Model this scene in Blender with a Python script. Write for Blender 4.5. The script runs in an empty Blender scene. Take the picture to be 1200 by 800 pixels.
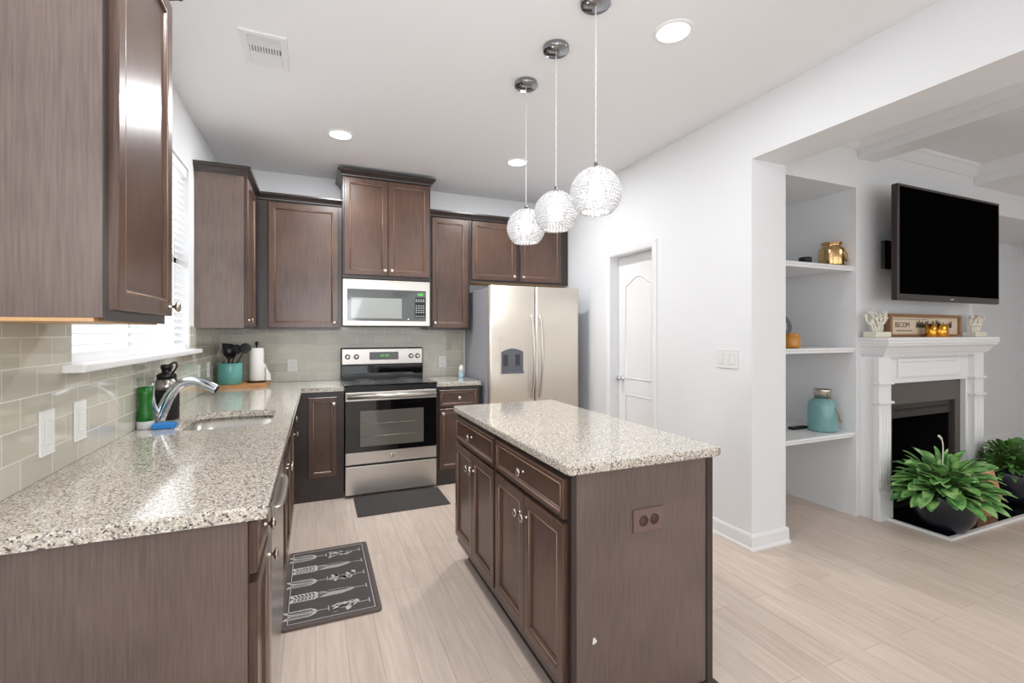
import bpy, bmesh, math, random
from mathutils import Vector, Matrix
random.seed(7)
C = bpy.context.scene.collection
PI = math.pi
sc = bpy.context.scene
# ---------------------------------------------------------------- camera
cam_d = bpy.data.cameras.new('camera'); cam = bpy.data.objects.new('camera', cam_d); C.objects.link(cam)
cam.location = (0, 0, 1.3527); cam.rotation_euler = (PI/2, 0, -0.3992)
cam_d.sensor_width = 36; cam_d.lens = 545.65/1200*36
cam_d.shift_y = -9.63/1200; cam_d.clip_start = 0.05
sc.camera = cam
# ---------------------------------------------------------------- world, light, exposure
sc.view_settings.view_transform = 'Standard'; sc.view_settings.look = 'None'
sc.view_settings.exposure = -0.13; sc.view_settings.gamma = 1; sc.view_settings.use_curve_mapping = False
w = bpy.data.worlds.new('daylight'); sc.world = w; w.use_nodes = True
w.node_tree.nodes['Background'].inputs[0].default_value = (0.93, 0.97, 1.0, 1)
w.node_tree.nodes['Background'].inputs[1].default_value = 1.4
def area(name, loc, rot, sx, sy, power, col=(1, 1, 1)):
    l = bpy.data.lights.new(name, 'AREA'); l.shape = 'RECTANGLE'; l.size = sx; l.size_y = sy; l.energy = power; l.color = col
    o = bpy.data.objects.new(name, l); C.objects.link(o); o.location = loc; o.rotation_euler = rot
    return o
area('added_rear_fill', (1.0, -2.6, 1.5), (PI/2, 0, 0), 4.5, 2.4, 62, (.92, .96, 1))  # added fill standing in for unseen windows; the rear wall has none
area('daylight_sink_window', (-1.25, 2.8, 1.65), (0, -PI/2-.6, 0), 1.3, 1.8, 30, (.95, .98, 1))

area('added_bounce_fill', (-.2, -.25, 1.75), (PI-.5, 0, 0), .8, .8, 14, (.92, .96, 1))  # unseen fill added behind the camera to lift the ceiling
area('added_forward_fill', (.35, -.15, 1.7), (PI-1.0, 0, .7), .8, .6, 16, (.92, .96, 1))  # unseen fill added to flatten the light, like a bounced camera flash
area('added_living_fill', (5.2, -2.7, 1.5), (PI/2, 0, 0), 3.0, 2.0, 30, (.95, .98, 1))  # added fill for the dim living room; no windows are built there
area('added_living_top_fill', (4.6, .2, 2.60), (0, 0, 0), 1.0, 1.0, 14, (1, .98, .97))  # added light without a fixture, brightening the living room

# ---------------------------------------------------------------- materials
def nt(name):
    m = bpy.data.materials.new(name); m.use_nodes = True
    t = m.node_tree; b = t.nodes['Principled BSDF']
    return m, t, b
def lin(c):
    return tuple(((v/255+.055)/1.055)**2.4 if v > 10 else v/255/12.92 for v in c)+(1,)
def plain(name, rgb, rough=.5, metal=0, coat=0, emit=None, es=0, trans=0, noise=0, ior=1.45, bump=0, nscale=30):
    m, t, b = nt(name)
    b.inputs['Base Color'].default_value = lin(rgb)
    b.inputs['Roughness'].default_value = rough; b.inputs['Metallic'].default_value = metal
    b.inputs['Coat Weight'].default_value = coat; b.inputs['IOR'].default_value = ior
    b.inputs['Transmission Weight'].default_value = trans
    if emit: b.inputs['Emission Color'].default_value = lin(emit); b.inputs['Emission Strength'].default_value = es
    tc = t.nodes.new('ShaderNodeTexCoord'); n = t.nodes.new('ShaderNodeTexNoise'); n.inputs['Scale'].default_value = nscale
    t.links.new(tc.outputs['Object'], n.inputs['Vector'])
    if noise:
        mx = t.nodes.new('ShaderNodeMix'); mx.data_type = 'RGBA'
        a = lin(rgb); mx.inputs[6].default_value = tuple(v*(1-noise) for v in a[:3])+(1,)
        mx.inputs[7].default_value = tuple(min(1, v*(1+noise)) for v in a[:3])+(1,)
        t.links.new(n.outputs['Fac'], mx.inputs[0]); t.links.new(mx.outputs[2], b.inputs['Base Color'])
    if bump:
        bp = t.nodes.new('ShaderNodeBump'); bp.inputs['Strength'].default_value = bump; bp.inputs['Distance'].default_value = .002
        t.links.new(n.outputs['Fac'], bp.inputs['Height']); t.links.new(bp.outputs[0], b.inputs['Normal'])
    return m
def wood(name, dark, light, rough=.3, coat=.3, axis='Z', scale=1.0, cscale=1.0):
    m, t, b = nt(name)
    tc = t.nodes.new('ShaderNodeTexCoord'); mp = t.nodes.new('ShaderNodeMapping')
    s = {'Z': (38, 38, 1.6), 'Y': (38, 1.6, 38), 'X': (1.6, 38, 38)}[axis]
    mp.inputs['Scale'].default_value = tuple(v*scale for v in s)
    n = t.nodes.new('ShaderNodeTexNoise'); n.inputs['Detail'].default_value = 6; n.inputs['Distortion'].default_value = .25
    n2 = t.nodes.new('ShaderNodeTexNoise'); n2.inputs['Scale'].default_value = 3.2*cscale; n2.inputs['Detail'].default_value = 2
    r = t.nodes.new('ShaderNodeValToRGB')
    r.color_ramp.elements[0].color = lin(dark); r.color_ramp.elements[0].position = .3
    r.color_ramp.elements[1].color = lin(light); r.color_ramp.elements[1].position = .75
    ad = t.nodes.new('ShaderNodeMath'); ad.operation = 'MULTIPLY_ADD'; ad.inputs[1].default_value = .55
    m2 = t.nodes.new('ShaderNodeMath'); m2.operation = 'MULTIPLY'; m2.inputs[1].default_value = .45
    L = t.links.new
    L(tc.outputs['Object'], mp.inputs['Vector']); L(mp.outputs[0], n.inputs['Vector']); L(tc.outputs['Object'], n2.inputs['Vector'])
    L(n2.outputs['Fac'], m2.inputs[0]); L(n.outputs['Fac'], ad.inputs[0]); L(m2.outputs[0], ad.inputs[2])
    L(ad.outputs[0], r.inputs[0]); L(r.outputs[0], b.inputs['Base Color'])
    b.inputs['Roughness'].default_value = rough; b.inputs['Coat Weight'].default_value = coat; b.inputs['Coat Roughness'].default_value = .25
    return m
M = {}
M['wall'] = plain('wall_paint', (236, 237, 238), .6, bump=.05, nscale=300)
M['ceil'] = plain('ceiling_paint', (243, 243, 244), .8, bump=.05, nscale=200)
M['white'] = plain('white_trim_paint', (240, 240, 240), .35)
M['cab'] = wood('espresso_wood', (58, 39, 31), (106, 77, 62))
M['frame'] = wood('espresso_shaded_frame', (34, 26, 24), (56, 43, 39))  # frame wood darkened: shade beside the doors is put into the colour
M['side'] = wood('espresso_laminate_sheen', (84, 69, 63), (122, 103, 94), .34, .5)  # laminate tone, lightened further for the glossy reflections on the panels
M['lip'] = wood('worn_bead_highlight', (122, 94, 78), (178, 148, 124), .3, .3)  # worn edge tone with the bead's highlights painted in
M['maple'] = wood('maple_underside', (196, 150, 100), (222, 182, 132), .5, 0, 'Y')
M['board'] = wood('oak_board', (176, 120, 66), (214, 164, 104), .5, 0, 'X')
M['tan'] = wood('tan_grain', (190, 130, 92), (214, 158, 118), .5, 0, 'Z')
M['signwood'] = wood('sign_frame_wood', (120, 84, 54), (164, 122, 84), .6, 0, 'X')
M['nickel'] = plain('brushed_nickel', (205, 196, 184), .25, 1)
M['chrome'] = plain('chrome', (215, 220, 226), .08, 1)
M['darkchrome'] = plain('canopy_chrome', (150, 150, 152), .12, 1)
M['black'] = plain('black_plastic', (16, 16, 17), .35)
M['blackgloss'] = plain('black_glass', (10, 10, 11), .06, 0, .6)
M['ovenglass'] = plain('oven_window_glass', (104, 100, 94), .06, 0, .8)  # glass lightened so its colour carries the reflection
M['screen'] = plain('tv_screen', (2, 2, 2), .9, 0, 0, ior=1.05)
M['tvframe'] = plain('tv_bezel', (54, 46, 42), .28)
M['mwglass'] = plain('microwave_glass', (72, 74, 73), .12, 0, .6)
M['mwwin'] = plain('microwave_window', (150, 152, 148), .14, 0, .6)
M['green'] = plain('green_display', (60, 130, 60), .4, emit=(110, 210, 90), es=.6)
M['print'] = plain('light_print', (200, 202, 202), .5)
M['teal'] = plain('teal_glaze', (104, 176, 168), .25, 0, .4, noise=.06)
M['paper'] = plain('paper_towel', (238, 236, 230), .9, bump=.4, nscale=200)
M['silver'] = plain('steel_bottle', (170, 165, 160), .22, 1)
M['blue'] = plain('blue_sponge', (52, 132, 206), .7, noise=.1)
M['gold'] = plain('gold_mercury_glass', (206, 172, 122), .16, 1, noise=.35, nscale=60)
M['goldfoil'] = plain('gold_votive', (226, 164, 66), .2, 1, noise=.3, nscale=120)
M['amber'] = plain('amber_glass', (198, 132, 30), .2, 0, .6, noise=.12)
M['rope'] = plain('jute_rope', (178, 150, 116), .9, bump=.6, nscale=400)
M['greenglass'] = plain('green_bristles', (26, 100, 30), .3, noise=.8, nscale=45)
M['pot'] = plain('navy_pot_glaze', (22, 26, 38), .3, 0, .3)
M['soil'] = plain('soil', (40, 30, 24), .95, noise=.4, nscale=80)
M['stem'] = plain('plant_stem', (80, 110, 50), .6)
M['coral'] = plain('white_coral', (232, 226, 210), .8, bump=.5, nscale=160)
M['rubber'] = plain('dark_doormat', (74, 70, 70), .9, bump=.9, nscale=220, noise=.45)
M['matgrey'] = plain('charcoal_mat', (84, 78, 78), .7, noise=.1, nscale=200)
M['matedge'] = plain('mat_border', (104, 92, 88), .7)
M['matprint'] = plain('mat_leaf_print', (214, 208, 204), .7)
M['greystone'] = plain('fireplace_granite', (84, 78, 72), .3, 0, .2, noise=.35, nscale=50)
M['hearth'] = plain('black_granite', (14, 14, 15), .04, 0, .8)
M['firemetal'] = plain('fireplace_metal', (58, 54, 52), .4, .3)
M['firebox'] = plain('firebox_black', (12, 12, 13), .5)
M['plate'] = plain('outlet_plate_white', (236, 235, 232), .35)
M['slot'] = plain('outlet_slot', (120, 118, 115), .6)
M['brownplate'] = plain('outlet_plate_brown', (120, 98, 92), .35)
M['browndark'] = plain('outlet_face_brown', (78, 52, 46), .4)
M['lamp'] = plain('downlight_lens', (255, 255, 255), .5, emit=(255, 253, 248), es=6)
M['bulb'] = plain('pendant_bulb', (255, 255, 255), .5, emit=(255, 250, 244), es=26)
M['signface'] = plain('sign_face', (214, 196, 172), .7, noise=.12, nscale=30)
M['ink'] = plain('sign_ink', (52, 44, 40), .7)
M['fridgeside'] = plain('fridge_side_grey', (170, 172, 180), .45, 0)
M['dispgrey'] = plain('dispenser_grey', (98, 102, 110), .35)
M['cord'] = plain('pendant_cord', (222, 222, 222), .4)
M['slat'] = plain('blind_slat', (244, 244, 244), .5)
M['darkmetal'] = plain('dark_grey_metal', (74, 72, 72), .35, .6)
# steel with brushed bands
def steel(name, rgb, rough=.28, axis=(60, 60, 1.5), met=.85):
    m, t, b = nt(name)
    tc = t.nodes.new('ShaderNodeTexCoord'); mp = t.nodes.new('ShaderNodeMapping'); mp.inputs['Scale'].default_value = axis
    n = t.nodes.new('ShaderNodeTexNoise'); n.inputs['Scale'].default_value = 4; n.inputs['Detail'].default_value = 4
    r = t.nodes.new('ShaderNodeMapRange'); r.inputs[3].default_value = rough-.03; r.inputs[4].default_value = rough+.03
    t.links.new(tc.outputs['Object'], mp.inputs[0]); t.links.new(mp.outputs[0], n.inputs['Vector'])
    t.links.new(n.outputs['Fac'], r.inputs[0]); t.links.new(r.outputs[0], b.inputs['Roughness'])
    b.inputs['Base Color'].default_value = lin(rgb); b.inputs['Metallic'].default_value = met
    return m
M['steel'] = steel('stainless_steel', (208, 203, 196), .3, (1.2, 1.2, 50))
M['fridgesteel'] = steel('fridge_steel', (214, 206, 194), .36, met=.6)
M['sinksteel'] = steel('sink_steel', (214, 210, 202), .25)
# granite
def granite():
    m, t, b = nt('speckled_granite'); L = t.links.new
    tc = t.nodes.new('ShaderNodeTexCoord')
    def noise(s, d=3):
        n = t.nodes.new('ShaderNodeTexNoise'); n.inputs['Scale'].default_value = s; n.inputs['Detail'].default_value = d
        L(tc.outputs['Object'], n.inputs['Vector']); return n.outputs['Fac']
    def ramp(src, a, bb):
        r = t.nodes.new('ShaderNodeMapRange'); r.inputs[1].default_value = a; r.inputs[2].default_value = bb; r.clamp = True
        L(src, r.inputs[0]); return r.outputs[0]
    def mix(f, c1, c2):
        x = t.nodes.new('ShaderNodeMix'); x.data_type = 'RGBA'; L(f, x.inputs[0])
        for i, c in ((6, c1), (7, c2)):
            if isinstance(c, tuple): x.inputs[i].default_value = lin(c)
            else: L(c, x.inputs[i])
        return x.outputs[2]
    c = mix(ramp(noise(95), .42, .6), (222, 214, 200), (196, 185, 169))
    c = mix(ramp(noise(150, 4), .52, .62), c, (150, 143, 137))
    v = t.nodes.new('ShaderNodeTexVoronoi'); v.inputs['Scale'].default_value = 230; L(tc.outputs['Object'], v.inputs['Vector'])
    sep = t.nodes.new('ShaderNodeSeparateColor'); L(v.outputs['Color'], sep.inputs[0])
    c = mix(ramp(sep.outputs[0], .86, .9), c, (92, 84, 80))
    c = mix(ramp(noise(260, 2), .63, .68), c, (70, 64, 62))
    c = mix(ramp(sep.outputs[1], .88, .92), c, (232, 228, 220))
    L(c, b.inputs['Base Color']); b.inputs['Roughness'].default_value = .1
    b.inputs['Coat Weight'].default_value = .35; b.inputs['Coat Roughness'].default_value = .05
    return m
M['granite'] = granite()
def planks():
    m, t, b = nt('light_oak_planks'); L = t.links.new
    tc = t.nodes.new('ShaderNodeTexCoord'); mp = t.nodes.new('ShaderNodeMapping'); mp.inputs['Rotation'].default_value = (0, 0, PI/2)
    br = t.nodes.new('ShaderNodeTexBrick'); br.inputs['Scale'].default_value = 1
    br.inputs['Brick Width'].default_value = 1.25; br.inputs['Row Height'].default_value = .127
    br.inputs['Mortar Size'].default_value = .0012; br.inputs['Mortar Smooth'].default_value = .1; br.offset = .37
    br.inputs['Color1'].default_value = lin((222, 205, 191)); br.inputs['Color2'].default_value = lin((213, 195, 181))
    br.inputs['Mortar'].default_value = lin((180, 160, 146)); br.inputs['Bias'].default_value = 0
    L(tc.outputs['Object'], mp.inputs[0]); L(mp.outputs[0], br.inputs['Vector'])
    m2 = t.nodes.new('ShaderNodeMapping'); m2.inputs['Scale'].default_value = (14, 1.1, 1)
    n = t.nodes.new('ShaderNodeTexNoise'); n.inputs['Scale'].default_value = 3; n.inputs['Detail'].default_value = 5; n.inputs['Distortion'].default_value = .6
    L(tc.outputs['Object'], m2.inputs[0]); L(m2.outputs[0], n.inputs['Vector'])
    r = t.nodes.new('ShaderNodeMapRange'); r.inputs[1].default_value = .3; r.inputs[2].default_value = .7; r.inputs[3].default_value = .9; r.inputs[4].default_value = 1.08
    L(n.outputs['Fac'], r.inputs[0])
    x = t.nodes.new('ShaderNodeMix'); x.data_type = 'RGBA'; x.blend_type = 'MULTIPLY'; x.inputs[0].default_value = 1
    L(br.outputs['Color'], x.inputs[6]); L(r.outputs[0], x.inputs[7]); L(x.outputs[2], b.inputs['Base Color'])
    b.inputs['Roughness'].default_value = .38
    return m
M['floor'] = planks()
def tiles(name, rot):
    m, t, b = nt(name); L = t.links.new
    tc = t.nodes.new('ShaderNodeTexCoord')
    sx = t.nodes.new('ShaderNodeSeparateXYZ'); cx = t.nodes.new('ShaderNodeCombineXYZ'); L(tc.outputs['Object'], sx.inputs[0])
    L(sx.outputs[1 if rot else 0], cx.inputs[0]); L(sx.outputs[2], cx.inputs[1])
    mp = t.nodes.new('ShaderNodeMapping'); mp.inputs['Location'].default_value = (.06, -.914, 0); L(cx.outputs[0], mp.inputs[0])
    br = t.nodes.new('ShaderNodeTexBrick'); br.inputs['Scale'].default_value = 1
    br.inputs['Brick Width'].default_value = .17; br.inputs['Row Height'].default_value = .0853
    br.inputs['Mortar Size'].default_value = .0022; br.inputs['Mortar Smooth'].default_value = .15; br.offset = .5
    br.inputs['Color1'].default_value = lin((204, 199, 184)); br.inputs['Color2'].default_value = lin((192, 188, 173))
    br.inputs['Mortar'].default_value = lin((226, 222, 210))
    L(mp.outputs[0], br.inputs['Vector']); L(br.outputs['Color'], b.inputs['Base Color'])
    r = t.nodes.new('ShaderNodeMapRange'); r.inputs[3].default_value = .09; r.inputs[4].default_value = .6; L(br.outputs['Fac'], r.inputs[0])
    L(r.outputs[0], b.inputs['Roughness']); b.inputs['Coat Weight'].default_value = .3
    bp = t.nodes.new('ShaderNodeBump'); bp.invert = True; bp.inputs['Strength'].default_value = .5; bp.inputs['Distance'].default_value = .002
    L(br.outputs['Fac'], bp.inputs['Height']); L(bp.outputs[0], b.inputs['Normal'])
    return m
M['tileL'] = tiles('glass_tile_left', True); M['tileB'] = tiles('glass_tile_back', False)
def glassmat(name, rgb, rough=.02):
    m, t, b = nt(name)
    out = t.nodes['Material Output']; tr = t.nodes.new('ShaderNodeBsdfTransparent'); tr.inputs[0].default_value = lin(rgb)
    gl = t.nodes.new('ShaderNodeBsdfGlossy'); gl.inputs['Roughness'].default_value = rough
    mx = t.nodes.new('ShaderNodeMixShader'); mx.inputs[0].default_value = .07; t.links.new(tr.outputs[0], mx.inputs[1]); t.links.new(gl.outputs[0], mx.inputs[2])
    t.links.new(mx.outputs[0], out.inputs[0]); return m
M['pane'] = glassmat('window_glass', (250, 250, 250))
M['tealglass'] = plain('aqua_glass', (150, 205, 205), .08, 0, .4, trans=.45)
M['clear'] = glassmat('clear_plastic', (236, 242, 236), .1)
m, t, b = nt('crystal_bead')
b.inputs['Base Color'].default_value = (.92, .92, .93, 1); b.inputs['Roughness'].default_value = .05
b.inputs['Transmission Weight'].default_value = .55; b.inputs['IOR'].default_value = 1.5
M['crystal'] = m
m, t, b = nt('leaf_green'); L = t.links.new
tc = t.nodes.new('ShaderNodeTexCoord'); n = t.nodes.new('ShaderNodeTexNoise'); n.inputs['Scale'].default_value = 16; L(tc.outputs['Object'], n.inputs['Vector'])
r = t.nodes.new('ShaderNodeValToRGB'); r.color_ramp.elements[0].position = .32; r.color_ramp.elements[1].position = .72
r.color_ramp.elements[0].color = lin((64, 124, 58)); r.color_ramp.elements[1].color = lin((196, 226, 150))
e = r.color_ramp.elements.new(.5); e.color = lin((126, 182, 104))
L(n.outputs['Fac'], r.inputs[0]); L(r.outputs[0], b.inputs['Base Color']); b.inputs['Roughness'].default_value = .35
M['leaf'] = m
M['leafdark'] = plain('leaf_dark_green', (84, 130, 62), .35, noise=.45, nscale=14)
M['leafyellow'] = plain('leaf_yellow', (196, 178, 60), .5)

# ---------------------------------------------------------------- mesh helpers
def box(bm, x0, x1, y0, y1, z0, z1, bev=0, seg=1):
    r = bmesh.ops.create_cube(bm, size=1)
    vs = r['verts']
    for v in vs:
        v.co = Vector(((x0+x1)/2+v.co.x*(x1-x0), (y0+y1)/2+v.co.y*(y1-y0), (z0+z1)/2+v.co.z*(z1-z0)))
    if bev:
        es = list({e for v in vs for e in v.link_edges})
        bmesh.ops.bevel(bm, geom=es, offset=bev, segments=seg, affect='EDGES', profile=.5)
    return bm
def B(*a, **k):
    bm = bmesh.new(); box(bm, *a, **k); return bm
def basis(axis):
    a = Vector(axis).normalized(); h = Vector((0, 0, 1)) if abs(a.z) < .9 else Vector((1, 0, 0))
    u = h.cross(a).normalized(); v = a.cross(u); return a, u, v
def lathe(bm, o, axis, prof, n=24, cap=True, sq=1.0):
    """prof: list of (radius, distance along axis)"""
    o = Vector(o); a, u, v = basis(axis); rings = []
    for r, d in prof:
        rings.append([bm.verts.new(o+a*d+(u*math.cos(2*PI*i/n)*sq+v*math.sin(2*PI*i/n))*max(r, 1e-5)) for i in range(n)])
    for p, q in zip(rings, rings[1:]):
        for i in range(n): f = bm.faces.new((p[i], p[(i+1) % n], q[(i+1) % n], q[i])); f.smooth = True
    if cap:
        bm.faces.new(rings[0][::-1]); bm.faces.new(rings[-1])
    return bm
def tube(bm, pts, rad, n=10, cap=True):
    pts = [Vector(p) for p in pts]; rs = rad if isinstance(rad, (list, tuple)) else [rad]*len(pts)
    rings = []; up = None
    for i, p in enumerate(pts):
        d = (pts[min(i+1, len(pts)-1)]-pts[max(i-1, 0)]).normalized()
        if up is None: _, u, v = basis(d)
        else:
            u = (up-d*up.dot(d))
            u = u.normalized() if u.length > 1e-6 else basis(d)[1]
            v = d.cross(u)
        up = u
        rings.append([bm.verts.new(p+(u*math.cos(2*PI*k/n)+v*math.sin(2*PI*k/n))*rs[i]) for k in range(n)])
    for p, q in zip(rings, rings[1:]):
        for k in range(n): f = bm.faces.new((p[k], p[(k+1) % n], q[(k+1) % n], q[k])); f.smooth = True
    if cap: bm.faces.new(rings[0][::-1]); bm.faces.new(rings[-1])
    return bm
def curve(pts, n=8):
    """Catmull-Rom through pts"""
    P = [Vector(p) for p in pts]; P = [2*P[0]-P[1]]+P+[2*P[-1]-P[-2]]; out = []
    for i in range(1, len(P)-2):
        for k in range(n):
            t = k/n; a, b_, c, d = P[i-1:i+3]
            out.append(.5*((2*b_)+(c-a)*t+(2*a-5*b_+4*c-d)*t*t+(3*b_-a-3*c+d)*t**3))
    out.append(P[-2]); return out
def prism(bm, poly, z0, z1, at=None):
    """poly in (x,y) extruded z0..z1, or mapped by at(x,y,z)"""
    at = at or (lambda x, y, z: (x, y, z))
    lo = [bm.verts.new(at(x, y, z0)) for x, y in poly]; hi = [bm.verts.new(at(x, y, z1)) for x, y in poly]
    n = len(poly); bm.faces.new(lo[::-1]); bm.faces.new(hi)
    for i in range(n): bm.faces.new((lo[i], lo[(i+1) % n], hi[(i+1) % n], hi[i]))
    return bm
def sweep(bm, path, prof, side=1, closed=False):
    """moulding along a 2D path; prof = (outward, z) points; outward is to the right of travel when side=1"""
    n = len(path); P = [Vector(p) for p in path]; rings = []
    for i, p in enumerate(P):
        if closed: a, b_ = (p-P[i-1]).normalized(), (P[(i+1) % n]-p).normalized()
        else:
            a = (p-P[i-1]).normalized() if i else None; b_ = (P[i+1]-p).normalized() if i < n-1 else None
            a = a or b_; b_ = b_ or a
        na = Vector((a.y, -a.x))*side; nb = Vector((b_.y, -b_.x))*side
        m_ = (na+nb); m_ = m_/max(m_.dot(na), 1e-3)
        rings.append([bm.verts.new((p.x+m_.x*o, p.y+m_.y*o, z)) for o, z in prof])
    k = len(prof)
    rng = range(n) if closed else range(n-1)
    for i in rng:
        q = rings[(i+1) % n]
        for j in range(k): bm.faces.new((rings[i][j], rings[i][(j+1) % k], q[(j+1) % k], q[j]))
    if not closed: bm.faces.new(rings[0]); bm.faces.new(rings[-1][::-1])
    return bm
def panel(bm, O, U, N, w_, h_, loops):
    """door front: nested rectangles; loops=(inset, height along N); starts with the back edge"""
    O, U, N = Vector(O), Vector(U), Vector(N); V = Vector((0, 0, 1)); R = []
    for ins, d in loops:
        R.append([bm.verts.new(O+U*x+V*z+N*d) for x, z in ((ins, ins), (w_-ins, ins), (w_-ins, h_-ins), (ins, h_-ins))])
    bm.faces.new(R[0][::-1])
    for p, q in zip(R, R[1:]):
        for i in range(4): bm.faces.new((p[i], p[(i+1) % 4], q[(i+1) % 4], q[i]))
    bm.faces.new(R[-1]); return bm
def obj(name, bm, m, parent=None, smooth=False):
    bmesh.ops.recalc_face_normals(bm, faces=bm.faces[:])
    if parent is not None:
        r_ = parent
        while r_.parent: r_ = r_.parent
        bm.transform(r_.matrix_basis.inverted())
    me = bpy.data.meshes.new(name); bm.to_mesh(me); bm.free()
    if smooth:
        for p in me.polygons: p.use_smooth = True
    me.materials.append(M[m] if isinstance(m, str) else m)
    o = bpy.data.objects.new(name, me); C.objects.link(o)
    if parent is not None: o.parent = parent
    return o
def tag(o, label=None, cat=None, group=None, kind=None):
    if label: o['label'] = label
    if cat: o['category'] = cat
    if group: o['group'] = group
    if kind: o['kind'] = kind
    return o
def thing(name, label, cat, loc=(0, 0, 0), group=None):
    o = bpy.data.objects.new(name, None); C.objects.link(o); o.location = loc; o.empty_display_size = .1
    bpy.context.view_layer.update() if False else None
    o.matrix_basis = Matrix.Translation(Vector(loc)); return tag(o, label, cat, group)
def dup(root, loc, label=None):
    def cp(o, par):
        c = o.copy(); C.objects.link(c)
        if par is not None: c.parent = par
        for ch in [x for x in allobj if x.parent == o]: cp(ch, c)
        return c
    allobj = list(C.objects); r_ = cp(root, None); r_.location = loc
    if label: r_['label'] = label
    return r_
def S(name, bm, m, parent=None):
    o = obj(name, bm, m, parent)
    if parent is None: o['kind'] = 'structure'
    return o

XL, YB, XR, ZC, XR2 = -.7645, 4.685, 2.504, 2.80, 2.81
YP, ZH = 2.093, 2.44         # pillar end, header underside
F, P_ = 2.182, 3.68          # chimney breast front plane and left side plane
BR = 5.28                    # breast right side
# ---------------------------------------------------------------- structure
S('floor', B(-1.5, 8.2, -2.9, 4.9, -.1, 0), 'floor')
S('ceiling', B(XL-.15, XR2, -2.9, 4.9, ZC, ZC+.1), 'ceil')
bm = bmesh.new()    # left wall with window opening
WY0, WY1, WZ0, WZ1 = 2.02, 3.63, 1.222, 2.42
box(bm, XL-.15, XL, -2.9, WY0, 0, ZC); box(bm, XL-.15, XL, WY1, 4.85, 0, ZC)
box(bm, XL-.15, XL, WY0, WY1, 0, WZ0); box(bm, XL-.15, XL, WY0, WY1, WZ1, ZC)
S('wall_left', bm, 'wall')
S('wall_back', B(XL, XR2, YB, YB+.15, 0, ZC), 'wall')
S('wall_rear', B(XL-.15, 8.2, -3.0, -2.9, 0, ZC), 'wall')
S('wall_far_right', B(8.1, 8.2, -2.9, 3.0, 0, ZC), 'wall')
DY0, DY1, DZ = 3.02, 3.60, 2.05
bm = bmesh.new()
box(bm, XR, XR2, YP, DY0, 0, ZC); box(bm, XR, XR2, DY1, YB, 0, ZC); box(bm, XR, XR2, DY0, DY1, DZ, ZC)
box(bm, XR+.2, XR2, DY0, DY1, 0, DZ)
box(bm, XR, XR2, -2.9, YP, ZH, ZC)
S('wall_right', bm, 'wall')
# living room shell: niche wall, breast, soffits
LZ = 2.80
bm = bmesh.new()
YN = 2.86
box(bm, XR2, 8.1, YN, YN+.12, 0, LZ)                 # back of both niches
box(bm, XR2, P_, F, YN, 2.428, LZ)                      # over left niche
box(bm, BR, BR+2.6, F, YN, 2.428, LZ)                   # over right niche
box(bm, XR2, XR2+.02, YP+.02, YN, 0, LZ)
# chimney breast with a firebox hole
FX0, FX1, FZ = 4.02, 4.885, .80
box(bm, P_, FX0, F, YN, 0, LZ); box(bm, FX1, BR, F, YN, 0, LZ); box(bm, FX0, FX1, F, YN, FZ, LZ)
S('wall_living_room', bm, 'wall')
S('ceiling_living_room', B(XR2, 8.2, -2.9, 3.0, LZ, LZ+.1), 'ceil')
bm = bmesh.new()
for x0, x1 in ((3.70, 3.90), (5.30, 6.4)): box(bm, x0, x1, -2.9, F-.001, 2.645, LZ)
box(bm, 3.9, 5.3, -.3, -.1, 2.645, LZ)
S('trim_1', bm, 'white')
cr = [(0, -.001), (.012, -.085), (.03, -.078), (.065, -.03), (.08, -.022), (.08, -.001)]
crz = [(o_, LZ+z_) for o_, z_ in [(0, -.001), (0, -.09), (.014, -.085), (.026, -.07), (.06, -.032), (.078, -.02), (.082, -.001)]]
bm = bmesh.new()
sweep(bm, [(3.9, -.1), (3.9, F), (5.3, F), (5.3, -.1)], crz, 1, True)
sweep(bm, [(XR2+.02, -2.8), (XR2+.02, F), (3.70, F), (3.70, -2.8)], crz, 1)
S('trim_2', bm, 'white')
# baseboards
bb = [(0, 0), (.022, 0), (.022, .012), (.014, .022), (.014, .085), (.008, .1), (0, .1)]
bm = bmesh.new()
sweep(bm, [(XR, DY0-.075), (XR, YP), (XR2, YP), (XR2, YP+.05)], bb, 1)
S('baseboard_right', bm, 'white')
bm = bmesh.new()
sb = [(0, 0), (.01, 0), (.01, .03), (0, .03)]
sweep(bm, [(XR2+.02, YN), (P_, YN), (P_, F)], sb, 1)
sweep(bm, [(BR, YN), (BR+2.5, YN)], [(0, 0), (.016, 0), (.016, .14), (0, .15)], 1)
S('baseboard_living_room', bm, 'white')

# kitchen backsplash tile (8 mm proud of the walls)
bm = bmesh.new(); t8 = .008
box(bm, XL, XL+t8, .9, WY0, .915, 1.40); box(bm, XL, XL+t8, WY0, WY1, .915, WZ0-.01); box(bm, XL, XL+t8, WY1, YB-t8, .915, 1.40)
S('trim_3', bm, 'tileL')
S('trim_4', B(XL+t8, 1.425, YB-t8, YB, .915, 1.42), 'tileB')
S('trim_5', B(1.425, 1.44, YB-.012, YB, .915, 1.39), 'white')

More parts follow.
